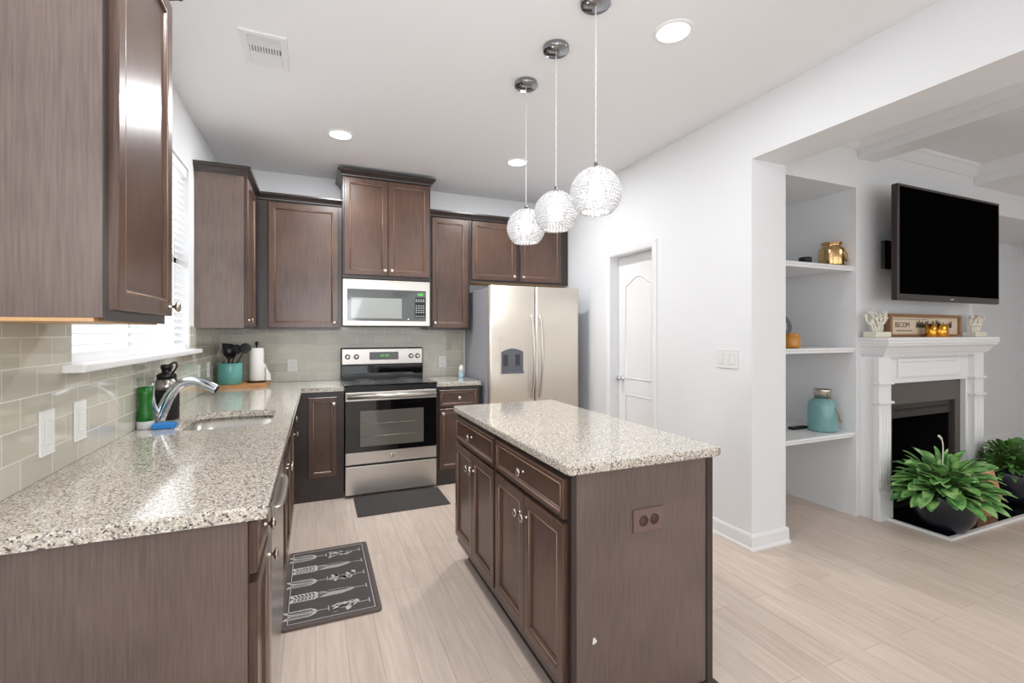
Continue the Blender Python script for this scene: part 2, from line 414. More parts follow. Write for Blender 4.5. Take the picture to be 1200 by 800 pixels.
# window 1: frame, panes, sill, blinds
wf = bmesh.new(); xo = XL-.12
for y0, y1, z0, z1 in ((WY0, WY0+.05, WZ0, WZ1), (WY1-.05, WY1, WZ0, WZ1), (WY0, WY1, WZ0, WZ0+.05), (WY0, WY1, WZ1-.05, WZ1),
                       (2.785, 2.835, WZ0, WZ1), (WY0, WY1, 1.80, 1.84)):
    box(wf, xo, xo+.05, y0, y1, z0, z1)
win = obj('window_1', wf, 'white'); win['kind'] = 'structure'
obj('window_pane', B(xo+.02, xo+.026, WY0+.03, WY1-.03, WZ0+.03, WZ1-.03), 'pane', win)
bm = bmesh.new()
box(bm, XL-.07, XL+.001, WY0+.001, WY1-.001, WZ0, WZ0+.027)
box(bm, XL+.0005, XL+.066, 1.955, 3.69, WZ0, WZ0+.027, bev=.006, seg=2)
obj('window_sill', bm, 'white', win)
bl = thing('window_blind', 'white horizontal slat blind hanging in the window above the sink', 'blind', (XL-.04, 2.81, 1.27))
obj('head_rail', B(XL-.065, XL-.01, WY0+.01, WY1-.01, WZ1-.06, WZ1-.002), 'slat', bl)
obj('bottom_rail', B(XL-.06, XL-.015, WY0+.012, WY1-.012, 1.2495, 1.285), 'slat', bl)
bm = bmesh.new(); z = 1.32
while z < WZ1-.07:
    vs = [(XL-.060, z+.012), (XL-.013, z-.010), (XL-.013, z-.007), (XL-.060, z+.015)]
    prism(bm, vs, WY0+.012, WY1-.012, at=lambda x, y, zz: (x, zz, y)); z += .042
obj('slats', bm, 'slat', bl)
for y in (2.2, 2.81, 3.42): obj('ladder_cord', tube(bmesh.new(), [(XL-.037, y, 1.28), (XL-.037, y, WZ1-.05)], .0012, 6), 'slat', bl)

# door 1 (closet door in right wall)
cz = bmesh.new()
cprof = [(0, 0), (.055, 0), (.055, .012), (.045, .018), (.012, .014), (0, .008)]
def casing(bm, y0, y1, z1, x):
    # y0<y1; runs up, across, down; offset outward from opening
    pts = [(y0, 0), (y0, z1), (y1, z1), (y1, 0)]; R = []
    mit = [(-1, 0), (-1, 1), (1, 1), (1, 0)]
    for (y, z), (my, mz) in zip(pts, mit):
        R.append([bm.verts.new((x-d, y+my*o_, z+mz*o_)) for o_, d in cprof])
    k = len(cprof)
    for a, b_ in zip(R, R[1:]):
        for j in range(k): bm.faces.new((a[j], a[(j+1) % k], b_[(j+1) % k], b_[j]))
    bm.faces.new(R[0]); bm.faces.new(R[-1][::-1])
casing(cz, DY0, DY1, DZ, XR-.0005)
S('trim_6', cz, 'white')
bm = bmesh.new()
dx = XR+.09
box(bm, dx, dx+.04, DY0+.004, DY1-.004, .008, DZ-.004)
# arched raised mouldings
def rail_loop(bm, pts, r0=.008):
    n = len(pts)
    for rr, pp in ((r0, pts),):
        ring = [Vector((dx, y, z)) for y, z in pp]+[Vector((dx, pp[0][0], pp[0][1]))]
        tube(bm, ring, rr, 6)
y0, y1 = DY0+.11, DY1-.11
arch = [(y0, .95), (y1, .95), (y1, 1.78)]+[(y1+(y0-y1)*k/12, 1.78+.075*math.sin(PI*k/12)**1.6) for k in range(1, 12)]+[(y0, 1.78)]
rail_loop(bm, arch); rail_loop(bm, [(y0, .2), (y1, .2), (y1, .80), (y0, .80)])
door = obj('door_1', bm, 'white'); door['kind'] = 'structure'
bm = bmesh.new(); lathe(bm, (dx, DY1-.065, .94), (-1, 0, 0), [(.026, 0), (.026, .006), (.01, .01), (.01, .03), (.024, .04), (.027, .052), (.02, .064), (.0, .067)], 20)
obj('door_handle', bm, 'chrome', door)

# ---------------------------------------------------------------- cabinets
def loops(rail=.055, t_=.02):
    return [(0, 0), (0, t_-.003), (.003, t_), (rail-.012, t_), (rail-.008, t_-.003), (rail-.004, t_-.003), (rail, t_-.008), (rail+.002, t_-.011)]
def cab_door(parent, name, O, U, N, w_, h_, knob=None, rail=.055):
    """O = lower corner on the face frame plane; U along width; N outward"""
    bm = bmesh.new(); d = obj(name, panel(bm, O, U, N, w_, h_, loops(rail)), 'cab', parent)
    # worn bead line round the panel, highlights painted into its colour
    bm = bmesh.new(); O, U, N = Vector(O), Vector(U), Vector(N); V = Vector((0, 0, 1))
    a = rail-.006; c = [O+N*.0172+U*x+V*z for x, z in ((a, a), (w_-a, a), (w_-a, h_-a), (a, h_-a))]
    for i in range(4): tube(bm, [c[i], c[(i+1) % 4]], .0028, 6)
    obj('bead', bm, 'lip', d)
    if knob:
        kp = O+U*knob[0]+V*knob[1]+N*.02
        bm = bmesh.new()
        lathe(bm, kp, N, [(.008, -.0005), (.0065, .003), (.0048, .008), (.0052, .016), (.015, .021), (.018, .025), (.017, .029), (.010, .032), (.001, .033)], 16)
        obj('knob', bm, 'nickel', d)
    return d
X_, Y_ = Vector((1, 0, 0)), Vector((0, 1, 0))
cp = [(0, 0), (.004, 0), (.010, .008), (.012, .018), (.030, .036), (.040, .042), (.044, .050), (.044, .062), (0, .062)]
def crown(parent, path, z, side):
    bm = bmesh.new(); sweep(bm, path, [(a-.001, z+b_) for a, b_ in cp], side); return obj('crown_moulding', bm, 'frame', parent)
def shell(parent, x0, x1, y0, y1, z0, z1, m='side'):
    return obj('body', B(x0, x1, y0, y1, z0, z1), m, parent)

# wall cabinet at the very left, near the camera
c = thing('wall_cabinet', 'large brown upper cabinet at the left edge, nearest the camera', 'cabinet', (XL, 1.65, 1.385), 'upper cabinets')
xf = -.4645
YA0, YA1 = 1.40, 1.885
shell(c, XL+.001, xf-.0031, YA0, YA1, 1.39, 2.47)
obj('face_frame', B(xf-.003, xf, YA0+.001, YA1, 1.383, 2.47), 'frame', c)
obj('underside', B(XL+.01, xf-.02, YA0+.001, YA1-.005, 1.381, 1.3895), 'maple', c)
cab_door(c, 'door', (xf, YA0+.028, 1.41), Y_, X_, YA1-YA0-.022, 1.04, (.42, .03))
crown(c, [(XL+.01, YA0), (xf, YA0), (xf, YA1), (XL+.01, YA1)], 2.455, 1)
# corner pair
xs = -.4645; YC0 = 3.77; yf = 4.38
c = thing('wall_cabinet', 'narrow upper cabinet on the window wall with its broad side facing the room', 'cabinet', (XL, 4.1, 1.385), 'upper cabinets')
shell(c, XL+.001, xs-.0031, YC0, YB-.001, 1.39, 2.47)
obj('face_frame', B(xs-.003, xs, YC0+.001, yf+.04, 1.385, 2.47), 'frame', c)
cab_door(c, 'door', (xs, YC0+.03, 1.405), Y_, X_, .46, 1.05, (.03, .04), .05)
crown(c, [(XL+.002, YC0), (xs, YC0), (xs, yf-.03)], 2.462, 1)
c = thing('wall_cabinet', 'upper cabinet with one broad door in the back left corner, left of the microwave', 'cabinet', (-.12, 4.5, 1.385), 'upper cabinets')
shell(c, xs+.001, .214, yf+.019, YB-.001, 1.39, 2.47)
obj('face_frame', B(xs+.001, .214, yf, yf+.019, 1.385, 2.47), 'frame', c)
cab_door(c, 'door', (-.363, yf, 1.40), X_, -Y_, .545, 1.05, (.515, .045))
crown(c, [(xs, yf), (.214, yf)], 2.462, 1)
# tall centre cabinet
yt = 4.265
c = thing('wall_cabinet', 'tallest upper cabinet with two doors right above the microwave', 'cabinet', (.597, 4.5, 1.832), 'upper cabinets')
shell(c, .217, .977, yt+.019, YB-.001, 1.834, 2.72)
obj('face_frame', B(.216, .978, yt, yt+.019, 1.832, 2.72), 'frame', c)
cab_door(c, 'door', (.226, yt, 1.862), X_, -Y_, .368, .84, (.34, .045))
cab_door(c, 'door', (.598, yt, 1.862), X_, -Y_, .368, .84, (.028, .045))
crown(c, [(.216, YB-.002), (.216, yt), (.978, yt), (.978, YB-.002)], 2.708, 1)
# right of microwave
c = thing('wall_cabinet', 'single-door upper cabinet between the microwave and the fridge', 'cabinet', (1.2, 4.5, 1.385), 'upper cabinets')
shell(c, .981, 1.394, yf+.019, YB-.001, 1.39, 2.47)
obj('face_frame', B(.980, 1.395, yf, yf+.019, 1.385, 2.47), 'frame', c)
cab_door(c, 'door', (1.017, yf, 1.405), X_, -Y_, .355, 1.05, (.028, .045))
crown(c, [(.980, yf), (1.396, yf)], 2.462, 1)
c = thing('wall_cabinet', 'short two-door upper cabinet above the fridge', 'cabinet', (1.95, 4.5, 1.86), 'upper cabinets')
shell(c, 1.398, 2.50, yf+.019, YB-.001, 1.868, 2.47)
obj('face_frame', B(1.397, 2.50, yf, yf+.019, 1.862, 2.47), 'frame', c)
obj('underside', B(1.41, 2.49, yf+.02, YB-.01, 1.858, 1.8675), 'maple', c)
cab_door(c, 'door', (1.415, yf, 1.882), X_, -Y_, .475, .575, (.445, .045))
cab_door(c, 'door', (1.935, yf, 1.882), X_, -Y_, .475, .575, (.028, .045))
crown(c, [(1.397, yf), (2.50, yf)], 2.462, 1)

# base cabinets, left run (faces +X)
xb = -.16; BT = .880
def base_left(y0, y1, label, doors, drawer=True, endpanel=False):
    c = thing('base_cabinet', label, 'cabinet', (XL, (y0+y1)/2, 0), 'lower cabinets')
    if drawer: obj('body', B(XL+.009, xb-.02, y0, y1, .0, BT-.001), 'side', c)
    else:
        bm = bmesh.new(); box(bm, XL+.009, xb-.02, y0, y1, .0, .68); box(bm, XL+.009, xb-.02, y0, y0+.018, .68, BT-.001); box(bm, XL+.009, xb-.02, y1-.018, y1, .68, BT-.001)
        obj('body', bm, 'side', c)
    obj('face_frame', B(xb-.02, xb, y0+(.001 if endpanel else 0), y1, .1, BT-.001), 'frame', c)
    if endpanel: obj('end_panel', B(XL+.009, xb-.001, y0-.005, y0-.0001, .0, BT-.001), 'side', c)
    n = doors; ww = (y1-y0-.03-.004*(n-1))/n
    for i in range(n):
        yy = y0+.015+i*(ww+.004)
        kn = (ww-.035 if (n == 1 or i == 0) else .035, .53)
        cab_door(c, 'door', (xb, yy, .125), Y_, X_, ww, .575, kn, .05)
    if drawer: cab_door(c, 'drawer', (xb, y0+.015, .725), Y_, X_, y1-y0-.03, .135, ((y1-y0)/2-.015, .07), .03)
    return c
base_left(1.372, 1.70, 'lower cabinet at the near end of the left counter, with plain brown end panel', 1, endpanel=True)
base_left(2.313, 3.10, 'lower cabinet with two doors under the kitchen sink', 2, drawer=False)
base_left(3.102, 3.60, 'lower cabinet between the sink cabinet and the back corner, with drawer and door', 1)
# dishwasher
d = thing('dishwasher', 'stainless dishwasher under the left counter with black control strip', 'dishwasher', (XL+.3, 2.0, 0))
obj('tub', B(XL+.02, xb-.03, 1.704, 2.310, .06, BT-.002), 'black', d)
obj('door_panel', B(xb-.029, xb+.028, 1.706, 2.308, .11, .795, bev=.004), 'steel', d)
obj('control_strip', B(xb-.029, xb+.030, 1.706, 2.308, .799, BT-.003, bev=.004), 'black', d)
bm = bmesh.new(); tube(bm, curve([(xb+.027, 1.80, .745), (xb+.044, 1.84, .742), (xb+.048, 2.0, .74), (xb+.044, 2.17, .742), (xb+.027, 2.21, .745)], 6), .011, 10)
obj('handle', bm, 'steel', d)
obj('kick_plate', B(xb-.09, xb-.07, 1.706, 2.308, .0, .105), 'black', d)
# corner base (faces -Y), left of the stove
c = thing('base_cabinet', 'lower corner cabinet with one door just left of the stove', 'cabinet', (.05, 4.35, 0), 'lower cabinets')
obj('body', B(XL+.009, .213, 4.085, YB-.009, .0, BT-.001), 'frame', c)
obj('face_frame', B(xb+.003, .214, 4.065, 4.085, .0, BT-.001), 'frame', c)
obj('filler', B(xb-.02, xb, 3.602, 4.085, .1, BT-.001), 'frame', c)
cab_door(c, 'door', (-.055, 4.065, .19), X_, -Y_, .215, .645, (.19, .59), .045)
c = thing('base_cabinet', 'small lower cabinet with a drawer between the stove and the fridge', 'cabinet', (1.2, 4.35, 0), 'lower cabinets')
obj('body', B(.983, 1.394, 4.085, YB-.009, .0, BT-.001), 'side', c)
obj('face_frame', B(.982, 1.395, 4.065, 4.085, .0, BT-.001), 'frame', c)
cab_door(c, 'drawer', (1.01, 4.065, .70), X_, -Y_, .355, .145, (.178, .075), .03)
cab_door(c, 'door', (1.01, 4.065, .14), X_, -Y_, .355, .54, (.03, .50), .045)

# ---------------------------------------------------------------- countertops
def baked(o):
    dg = bpy.context.evaluated_depsgraph_get(); me = bpy.data.meshes.new_from_object(o.evaluated_get(dg)); o.modifiers.clear(); o.data = me
bm = bmesh.new()
poly = [(XL+.0085, 1.338), (-.112, 1.338), (-.112, 4.045), (.2155, 4.045), (.2155, YB-.0085), (XL+.0085, YB-.0085)]
prism(bm, poly, BT, .914)
es = [e for e in bm.edges if (all(v.co.z > .9 for v in e.verts) and not all(v.co.x < XL+.01 for v in e.verts) and not all(v.co.y > YB-.01 for v in e.verts)) or (abs(e.verts[0].co.x+.112) < .001 and abs(e.verts[1].co.x+.112) < .001)]
bmesh.ops.bevel(bm, geom=es, offset=.007, segments=3, affect='EDGES', profile=.5)
ct = obj('countertop', bm, 'granite')
def rrect(x0, x1, y0, y1, r_, n=8):
    out = []
    for cx_, cy_, a0 in ((x1-r_, y1-r_, 0), (x0+r_, y1-r_, PI/2), (x0+r_, y0+r_, PI), (x1-r_, y0+r_, 1.5*PI)):
        for k in range(n+1): a = a0+PI/2*k/n; out.append((cx_+r_*math.cos(a), cy_+r_*math.sin(a)))
    return out
SX0, SX1, SY0, SY1 = -.60, -.205, 2.50, 3.03
cut = obj('cutter', prism(bmesh.new(), rrect(SX0, SX1, SY0, SY1, .09), .8, 1.0), 'granite')
md = ct.modifiers.new('b', 'BOOLEAN'); md.operation = 'DIFFERENCE'; md.object = cut; md.solver = 'EXACT'
bpy.context.view_layer.update(); baked(ct); bpy.data.objects.remove(cut)
tag(ct, 'L-shaped speckled granite worktop running under the window with a sink cut-out', 'countertop')
# sink bowl cut into the cabinets below: the sink hangs under the worktop
sk = thing('kitchen_sink', 'stainless undermount sink set in the left granite worktop', 'sink', (-.4, 2.76, .70))
bm = bmesh.new()
def ringz(ins, z, r_): return [bm.verts.new((x, y, z)) for x, y in rrect(SX0-.006+ins, SX1+.006-ins, SY0-.006+ins, SY1+.006-ins, max(r_, .02))]
R = [ringz(-.012, .8795, .1), ringz(0, .8795, .095), ringz(.004, .75, .09), ringz(.02, .715, .08), ringz(.06, .705, .05)]
for a, b_ in zip(R, R[1:]):
    for i in range(len(a)): f = bm.faces.new((a[i], a[(i+1) % len(a)], b_[(i+1) % len(a)], b_[i])); f.smooth = True
bm.faces.new(R[-1])
obj('bowl', bm, 'sinksteel', sk)
bm = bmesh.new(); lathe(bm, (-.40, 2.77, .7055), (0, 0, 1), [(.045, 0), (.045, .003), (.034, .003), (.030, .0005), (.001, .0005)], 24)
obj('drain', bm, 'chrome', sk)
bm = bmesh.new()
prism(bm, [(.9815, 4.045), (1.40, 4.045), (1.40, YB-.0085), (.9815, YB-.0085)], BT, .914)
bmesh.ops.bevel(bm, geom=[e for e in bm.edges if all(v.co.z > .9 and v.co.y < 4.1 for v in e.verts)], offset=.006, segments=2, affect='EDGES', profile=.5)
tag(obj('countertop', bm, 'granite'), 'short granite worktop piece between the stove and the fridge', 'countertop')

# ---------------------------------------------------------------- island
IX0, IX1, IY0, IY1 = .79, 1.415, 1.362, 2.715
isl = thing('kitchen_island', 'dark brown kitchen island cabinet under a granite top in the middle of the kitchen', 'island', (1.1, 2.03, 0))
bm = bmesh.new(); box(bm, IX0+.02, IX1-.004, IY0+.004, IY1, .10, .8795); box(bm, IX0+.07, IX1-.004, IY0+.004, IY1-.04, .0, .1)
obj('body', bm, 'frame', isl)
bm = bmesh.new(); prism(bm, [(IX0+.012, .10), (IX0+.07, .10), (IX0+.07, 0), (IX1-.03, 0), (IX1-.03, .8795), (IX0+.012, .8795)], IY0, IY0+.0039, at=lambda x, y, z: (x, z, y))
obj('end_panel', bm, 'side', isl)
obj('corner_post', B(IX1-.03, IX1, IY0-.006, IY0+.03, .0, .8795, bev=.002), 'frame', isl)
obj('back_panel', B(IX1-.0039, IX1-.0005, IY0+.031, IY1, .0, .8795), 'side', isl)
obj('face_frame', B(IX0, IX0+.0199, IY0-.002, IY1, .10, .8795), 'frame', isl)
bm = bmesh.new()
sweep(bm, [(IX0+.07, IY0), (IX1, IY0), (IX1, IY1)], [(.0, 0), (.018, 0), (.016, .008), (.006, .016), (0, .018)], 1)
sweep(bm, [(IX0+.07, IY1-.04), (IX0+.07, IY0+.004)], [(.0, 0), (.018, 0), (.016, .008), (.006, .014), (0, .016)], 1)
obj('shoe_moulding', bm, 'frame', isl)
for y0, y1 in ((1.385, 2.028), (2.052, 2.70)):
    cab_door(isl, 'drawer', (IX0, y0, .722), Y_, -X_, y1-y0, .135, ((y1-y0)/2, .075), .026)
    ww = (y1-y0-.004)/2
    # knobs meet in the middle of each pair
    cab_door(isl, 'door', (IX0, y0, .155), Y_, -X_, ww, .548, (ww-.03, .47), .05)
    cab_door(isl, 'door', (IX0, y0+ww+.004, .155), Y_, -X_, ww, .548, (.03, .47), .05)
op = obj('outlet_plate', B(1.042, 1.176, IY0-.006, IY0-.0001, .638, .722, bev=.002), 'brownplate', isl); op['label'] = 'brown outlet plate on the end panel'
bm = bmesh.new()
for cx_ in (1.085, 1.133): lathe(bm, (cx_, IY0-.0055, .680), (0, -1, 0), [(.0195, 0), (.0195, .002), (.001, .0022)], 20)
obj('socket', bm, 'browndark', op)
bm = bmesh.new(); prism(bm, [(0, 0), (.012, .002), (.018, .01), (.012, .014), (.01, .022), (.002, .02)], 0, .0012, at=lambda x, y, z: (.874+x, IY0-z-.0001, .287+y))
obj('paint_chip', bm, 'plate', isl)
bm = bmesh.new()
prism(bm, rrect(.766, 1.447, 1.338, 2.738, .018, 4), .880, .914)
bmesh.ops.bevel(bm, geom=[e for e in bm.edges if all(v.co.z > .9 for v in e.verts) or all(v.co.z < .885 for v in e.verts)], offset=.007, segments=3, affect='EDGES', profile=.5)
tag(obj('island_countertop', bm, 'granite'), 'rectangular speckled granite slab lying on top of the kitchen island', 'countertop')

# ---------------------------------------------------------------- stove
sx0, sx1, ys = .219, .978, 4.015
st = thing('stove', 'stainless electric range with black glass cooktop between the two worktops', 'stove', (.6, 4.35, 0))
obj('body', B(sx0+.002, sx1-.002, ys+.03, YB-.03, .02, .90), 'black', st)
dr = obj('storage_drawer', B(sx0+.003, sx1-.003, ys, ys+.029, .025, .258, bev=.005, seg=2), 'steel', st)
dd = obj('oven_door', B(sx0+.003, sx1-.003, ys, ys+.029, .272, .868, bev=.005, seg=2), 'steel', st)
obj('door_glass', B(sx0+.004, sx1-.004, ys-.004, ys-.0001, .372, .795, bev=.002), 'blackgloss', dd)
obj('oven_window', B(.338, .862, ys-.0055, ys-.0041, .418, .712), 'ovenglass', dd)
bm = bmesh.new()
for zz in (.50, .605): tube(bm, [(.345, ys-.0062, zz), (.855, ys-.0062, zz)], .0018, 6)
obj('oven_rack', bm, 'nickel', dd)
bm = bmesh.new()
tube(bm, [(sx0+.015, ys-.038, .835), (sx1-.015, ys-.038, .835)], .021, 14)
for xx in (sx0+.05, sx1-.05): box(bm, xx-.012, xx+.012, ys-.03, ys+.001, .822, .848)
obj('handle', bm, 'steel', dd)
bm = bmesh.new(); lathe(bm, (.597, ys, .325), (0, -1, 0), [(.018, 0), (.018, .002), (.015, .003), (.001, .003)], 24)
lg = obj('badge', bm, 'nickel', dd)
ctp = obj('cooktop', B(sx0-.004, sx1+.004, ys-.008, YB-.09, .9145, .928, bev=.004), 'blackgloss', st)
obj('front_trim', B(sx0, sx1, ys-.004, ys+.03, .872, .9144), 'black', st)
bm = bmesh.new()
for cx_, cy_, rr in ((.41, 4.18, .10), (.80, 4.18, .085), (.41, 4.43, .08), (.80, 4.43, .095)):
    for r2 in (rr, rr*.6):
        pts = [(cx_+r2*math.cos(a*PI/16), cy_+r2*math.sin(a*PI/16), .9281) for a in range(33)]
        tube(bm, pts, .0009, 4, False)
obj('burner_ring', bm, 'slot', ctp)
bg = obj('backguard', B(sx0-.002, sx1+.002, YB-.09, YB-.0095, .90, 1.215, bev=.006, seg=2), 'black', st)
obj('backguard_glass', B(sx0+.004, sx1-.004, YB-.0935, YB-.0895, .95, 1.045), 'blackgloss', bg)
cp_ = obj('control_panel', B(sx0+.006, sx1-.006, YB-.097, YB-.089, 1.06, 1.205, bev=.003), 'steel', bg)
dp = obj('display', B(.47, .74, YB-.099, YB-.0971, 1.10, 1.175), 'mwglass', bg)
bm = bmesh.new()
for i, ch in enumerate((.57, .59, .615, .635)): box(bm, ch, ch+.013, YB-.1, YB-.0989, 1.13, 1.152)
obj('digits', bm, 'green', bg)
for kx in (.275, .352, .862, .925):
    bm = bmesh.new(); lathe(bm, (kx, YB-.097, 1.132), (0, -1, 0), [(.025, 0), (.024, .004), (.019, .006), (.017, .022), (.014, .025), (.001, .025)], 20)
    box(bm, kx-.003, kx+.003, YB-.097-.029, YB-.097-.02, 1.118, 1.146)
    obj('knob', bm, 'steel', bg)
# ---------------------------------------------------------------- microwave
mw = thing('microwave', 'stainless over-the-range microwave under the tallest upper cabinet', 'microwave', (.6, 4.5, 1.415))
obj('body', B(.218, .976, 4.31, YB-.0095, 1.425, 1.829), 'black', mw)
md_ = obj('front_panel', B(.216, .978, 4.28, 4.3095, 1.418, 1.829, bev=.004, seg=2), 'steel', mw)
obj('door_glass', B(.252, .94, 4.276, 4.2799, 1.462, 1.742, bev=.001), 'mwglass', mw)
obj('window', B(.285, .72, 4.2745, 4.2759, 1.485, 1.665), 'mwwin', mw)
obj('display', B(.865, .915, 4.2745, 4.2759, 1.695, 1.718), 'green', mw)
kb = obj('key_panel', B(.838, .935, 4.27595, 4.2765, 1.495, 1.68), 'black', mw)
bm = bmesh.new(); box(bm, .844, .926, 4.27585, 4.2759, 1.503, 1.664)
for j, zz in enumerate((1.655, 1.64, 1.60, 1.58, 1.56, 1.54, 1.505)):
    for i in range(4): box(bm, .846+i*.022, .858+i*.022, 4.2745, 4.2759, zz, zz+.008)
bm.free(); bm = bmesh.new()
for j, zz in enumerate((1.655, 1.64, 1.60, 1.58, 1.56, 1.54, 1.505)):
    for i in range(4): obj('key', B(.846+i*.022, .858+i*.022, 4.2745, 4.2759, zz, zz+.008), 'print', kb)
bm.free()
bm = bmesh.new(); lathe(bm, (.78, 4.2762, 1.475), (0, -1, 0), [(.011, 0), (.011, .002), (.001, .002)], 16)
obj('badge', bm, 'nickel', mw)
obj('vent_strip', B(.25, .95, 4.33, 4.5, 1.412, 1.4245), 'black', mw)
# ---------------------------------------------------------------- fridge
fx0, fx1, fy = 1.432, 2.352, 3.905
fr = thing('refrigerator', 'side-by-side stainless refrigerator with ice dispenser in the back right corner', 'refrigerator', (1.9, 4.3, 0))
obj('body', B(fx0+.004, fx1-.004, fy+.055, YB-.03, .02, 1.765, bev=.004), 'fridgeside', fr)
obj('base_grille', B(fx0+.02, fx1-.02, fy+.03, fy+.06, .015, .09), 'black', fr)
gx = 1.884
def fdoor(x0, x1):
    bm = bmesh.new(); r_ = .022
    pts = [(x0, fy+.05)]+[(x0+r_-r_*math.cos(a*PI/16), fy+r_-r_*math.sin(a*PI/16)) for a in range(9)]+[(x1-r_+r_*math.sin(a*PI/16), fy+r_-r_*math.cos(a*PI/16)) for a in range(9)]+[(x1, fy+.05)]
    prism(bm, pts, .095, 1.785)
    for f in bm.faces: f.smooth = abs(f.normal.z) < .5
    return bm
fl = obj('door', fdoor(fx0, gx-.003), 'fridgesteel', fr); fr_ = obj('door', fdoor(gx+.003, fx1), 'fridgesteel', fr)
for d_, x_ in ((fl, gx-.042), (fr_, gx+.042)):
    bm = bmesh.new(); tube(bm, curve([(x_, fy+.001, .76), (x_, fy-.03, .80), (x_, fy-.058, 1.0), (x_, fy-.064, 1.14), (x_, fy-.058, 1.30), (x_, fy-.03, 1.48), (x_, fy+.001, 1.52)], 6), .0125, 12)
    obj('handle', bm, 'steel', d_)
# dispenser
dz0, dz1, dx0, dx1 = .985, 1.325, 1.528, 1.768
dsp = obj('ice_dispenser', B(dx0, dx1, fy-.006, fy+.0005, dz0, dz1, bev=.002), 'fridgesteel', fl)
bm = bmesh.new()
poly = [(dx0+.012, dz0+.012), (dx1-.012, dz0+.012), (dx1-.012, 1.185)]+[(dx1-.012+(dx0-dx1+.024)*k/10, 1.185+.03*math.sin(PI*k/10)) for k in range(1, 10)]+[(dx0+.012, 1.185)]
prism(bm, poly, fy-.0085, fy-.0061, at=lambda x, y, z: (x, z, y))
dc = obj('dispenser_recess', bm, 'dispgrey', dsp)
for q in (dx0+.03, dx1-.09): obj('paddle', B(q, q+.045, fy-.014, fy-.0086, 1.06, 1.16, bev=.002), 'darkmetal', dsp)
obj('drip_tray', B(dx0+.01, dx1-.01, fy-.03, fy-.0086, dz0+.004, dz0+.018, bev=.002), 'dispgrey', dsp)

# ---------------------------------------------------------------- pendants
def pendant_builder(loc, label):
    x, y = loc; zb = 1.960; R0 = .104
    p = thing('pendant_lamp', label, 'pendant lamp', (x, y, ZC), 'crystal pendants over the island')
    bm = bmesh.new(); lathe(bm, (x, y, ZC-.0005), (0, 0, -1), [(.064, 0), (.066, .004), (.066, .022), (.062, .026), (.001, .027)], 32)
    obj('canopy', bm, 'darkchrome', p)
    bm = bmesh.new()
    for ph in (0, PI):
        tube(bm, [(x+.0017*math.cos(k*.9+ph), y+.0017*math.sin(k*.9+ph), ZC-.027-(ZC-.027-zb-R0-.025)*k/60) for k in range(61)], .0016, 5)
    obj('cord', bm, 'cord', p)
    bm = bmesh.new(); lathe(bm, (x, y, zb+R0+.03), (0, 0, -1), [(.006, 0), (.009, .006), (.009, .016), (.014, .02), (.016, .034), (.022, .036), (.001, .038)], 16)
    obj('socket_cap', bm, 'darkchrome', p)
    bm = bmesh.new(); rows = 17
    for i in range(rows):
        th = math.radians(12)+(math.radians(140)-math.radians(12))*i/(rows-1)
        rr = R0*math.sin(th); zz = zb+R0*math.cos(th); n = max(8, int(2*PI*rr/.0165))
        for k in range(n):
            a = 2*PI*(k+.5*(i % 2))/n
            r_ = bmesh.ops.create_icosphere(bm, subdivisions=1, radius=.0082)
            for v in r_['verts']:
                v.co += Vector((x+rr*math.cos(a), y+rr*math.sin(a), zz))
    sh = obj('globe_shade', bm, 'crystal', p)
    bm = bmesh.new()
    for i in range(rows):
        th = math.radians(12)+(math.radians(140)-math.radians(12))*i/(rows-1); rr = R0*math.sin(th); zz = zb+R0*math.cos(th)
        tube(bm, [(x+rr*math.cos(a*PI/16), y+rr*math.sin(a*PI/16), zz) for a in range(33)], .001, 4, False)
    obj('wire_ring', bm, 'chrome', sh)
    bm = bmesh.new(); lathe(bm, (x, y, zb+.055), (0, 0, -1), [(.012, -.03), (.014, 0), (.028, .03), (.032, .052), (.026, .074), (.001, .084)], 20)
    obj('bulb', bm, 'bulb', p)
    return p
p0 = pendant_builder((1.12, 1.72), 'crystal globe pendant nearest the camera, rightmost and largest of the three')
for y, lb in ((2.082, 'crystal globe pendant in the middle of the three over the island'), (2.447, 'crystal globe pendant farthest from the camera, leftmost and smallest of the three')):
    dup(p0, (1.12, y, ZC), lb)
# ---------------------------------------------------------------- recessed lights
def can(x, y, label, power=13):
    c = thing('recessed_light', label, 'ceiling light', (x, y, ZC), 'recessed ceiling lights')
    bm = bmesh.new(); lathe(bm, (x, y, ZC-.0003), (0, 0, -1), [(.094, 0), (.094, .003), (.086, .006), (.076, .006), (.074, .002)], 32, False)
    obj('trim_ring', bm, 'white', c)
    bm = bmesh.new(); lathe(bm, (x, y, ZC-.0005), (0, 0, -1), [(.075, 0), (.075, .004), (.001, .0042)], 32)
    obj('lens', bm, 'lamp', c)
    l = bpy.data.lights.new('downlight', 'AREA'); l.shape = 'DISK'; l.size = .14; l.energy = power; l.color = (.97, .98, 1)
    lo = bpy.data.objects.new('downlight', l); C.objects.link(lo); lo.parent = c; lo.location = (0, 0, -.012)
can(1.582, 1.758, 'round recessed ceiling light right of the pendant canopies', 8)
can(.167, 3.61, 'round recessed ceiling light above the stove, left of the pendants', 23)
can(1.572, 3.615, 'round recessed ceiling light just behind the farthest pendant cord', 19)
l_ = bpy.data.lights.new('downlight', 'AREA'); l_.shape = 'DISK'; l_.size = .14; l_.energy = 11; l_.color = (.97, .98, 1)
lo = bpy.data.objects.new('added_downlight_near', l_); C.objects.link(lo); lo.location = (.16, 1.5, ZC-.012)   # added downlight, unseen above the frame, filling out the grid
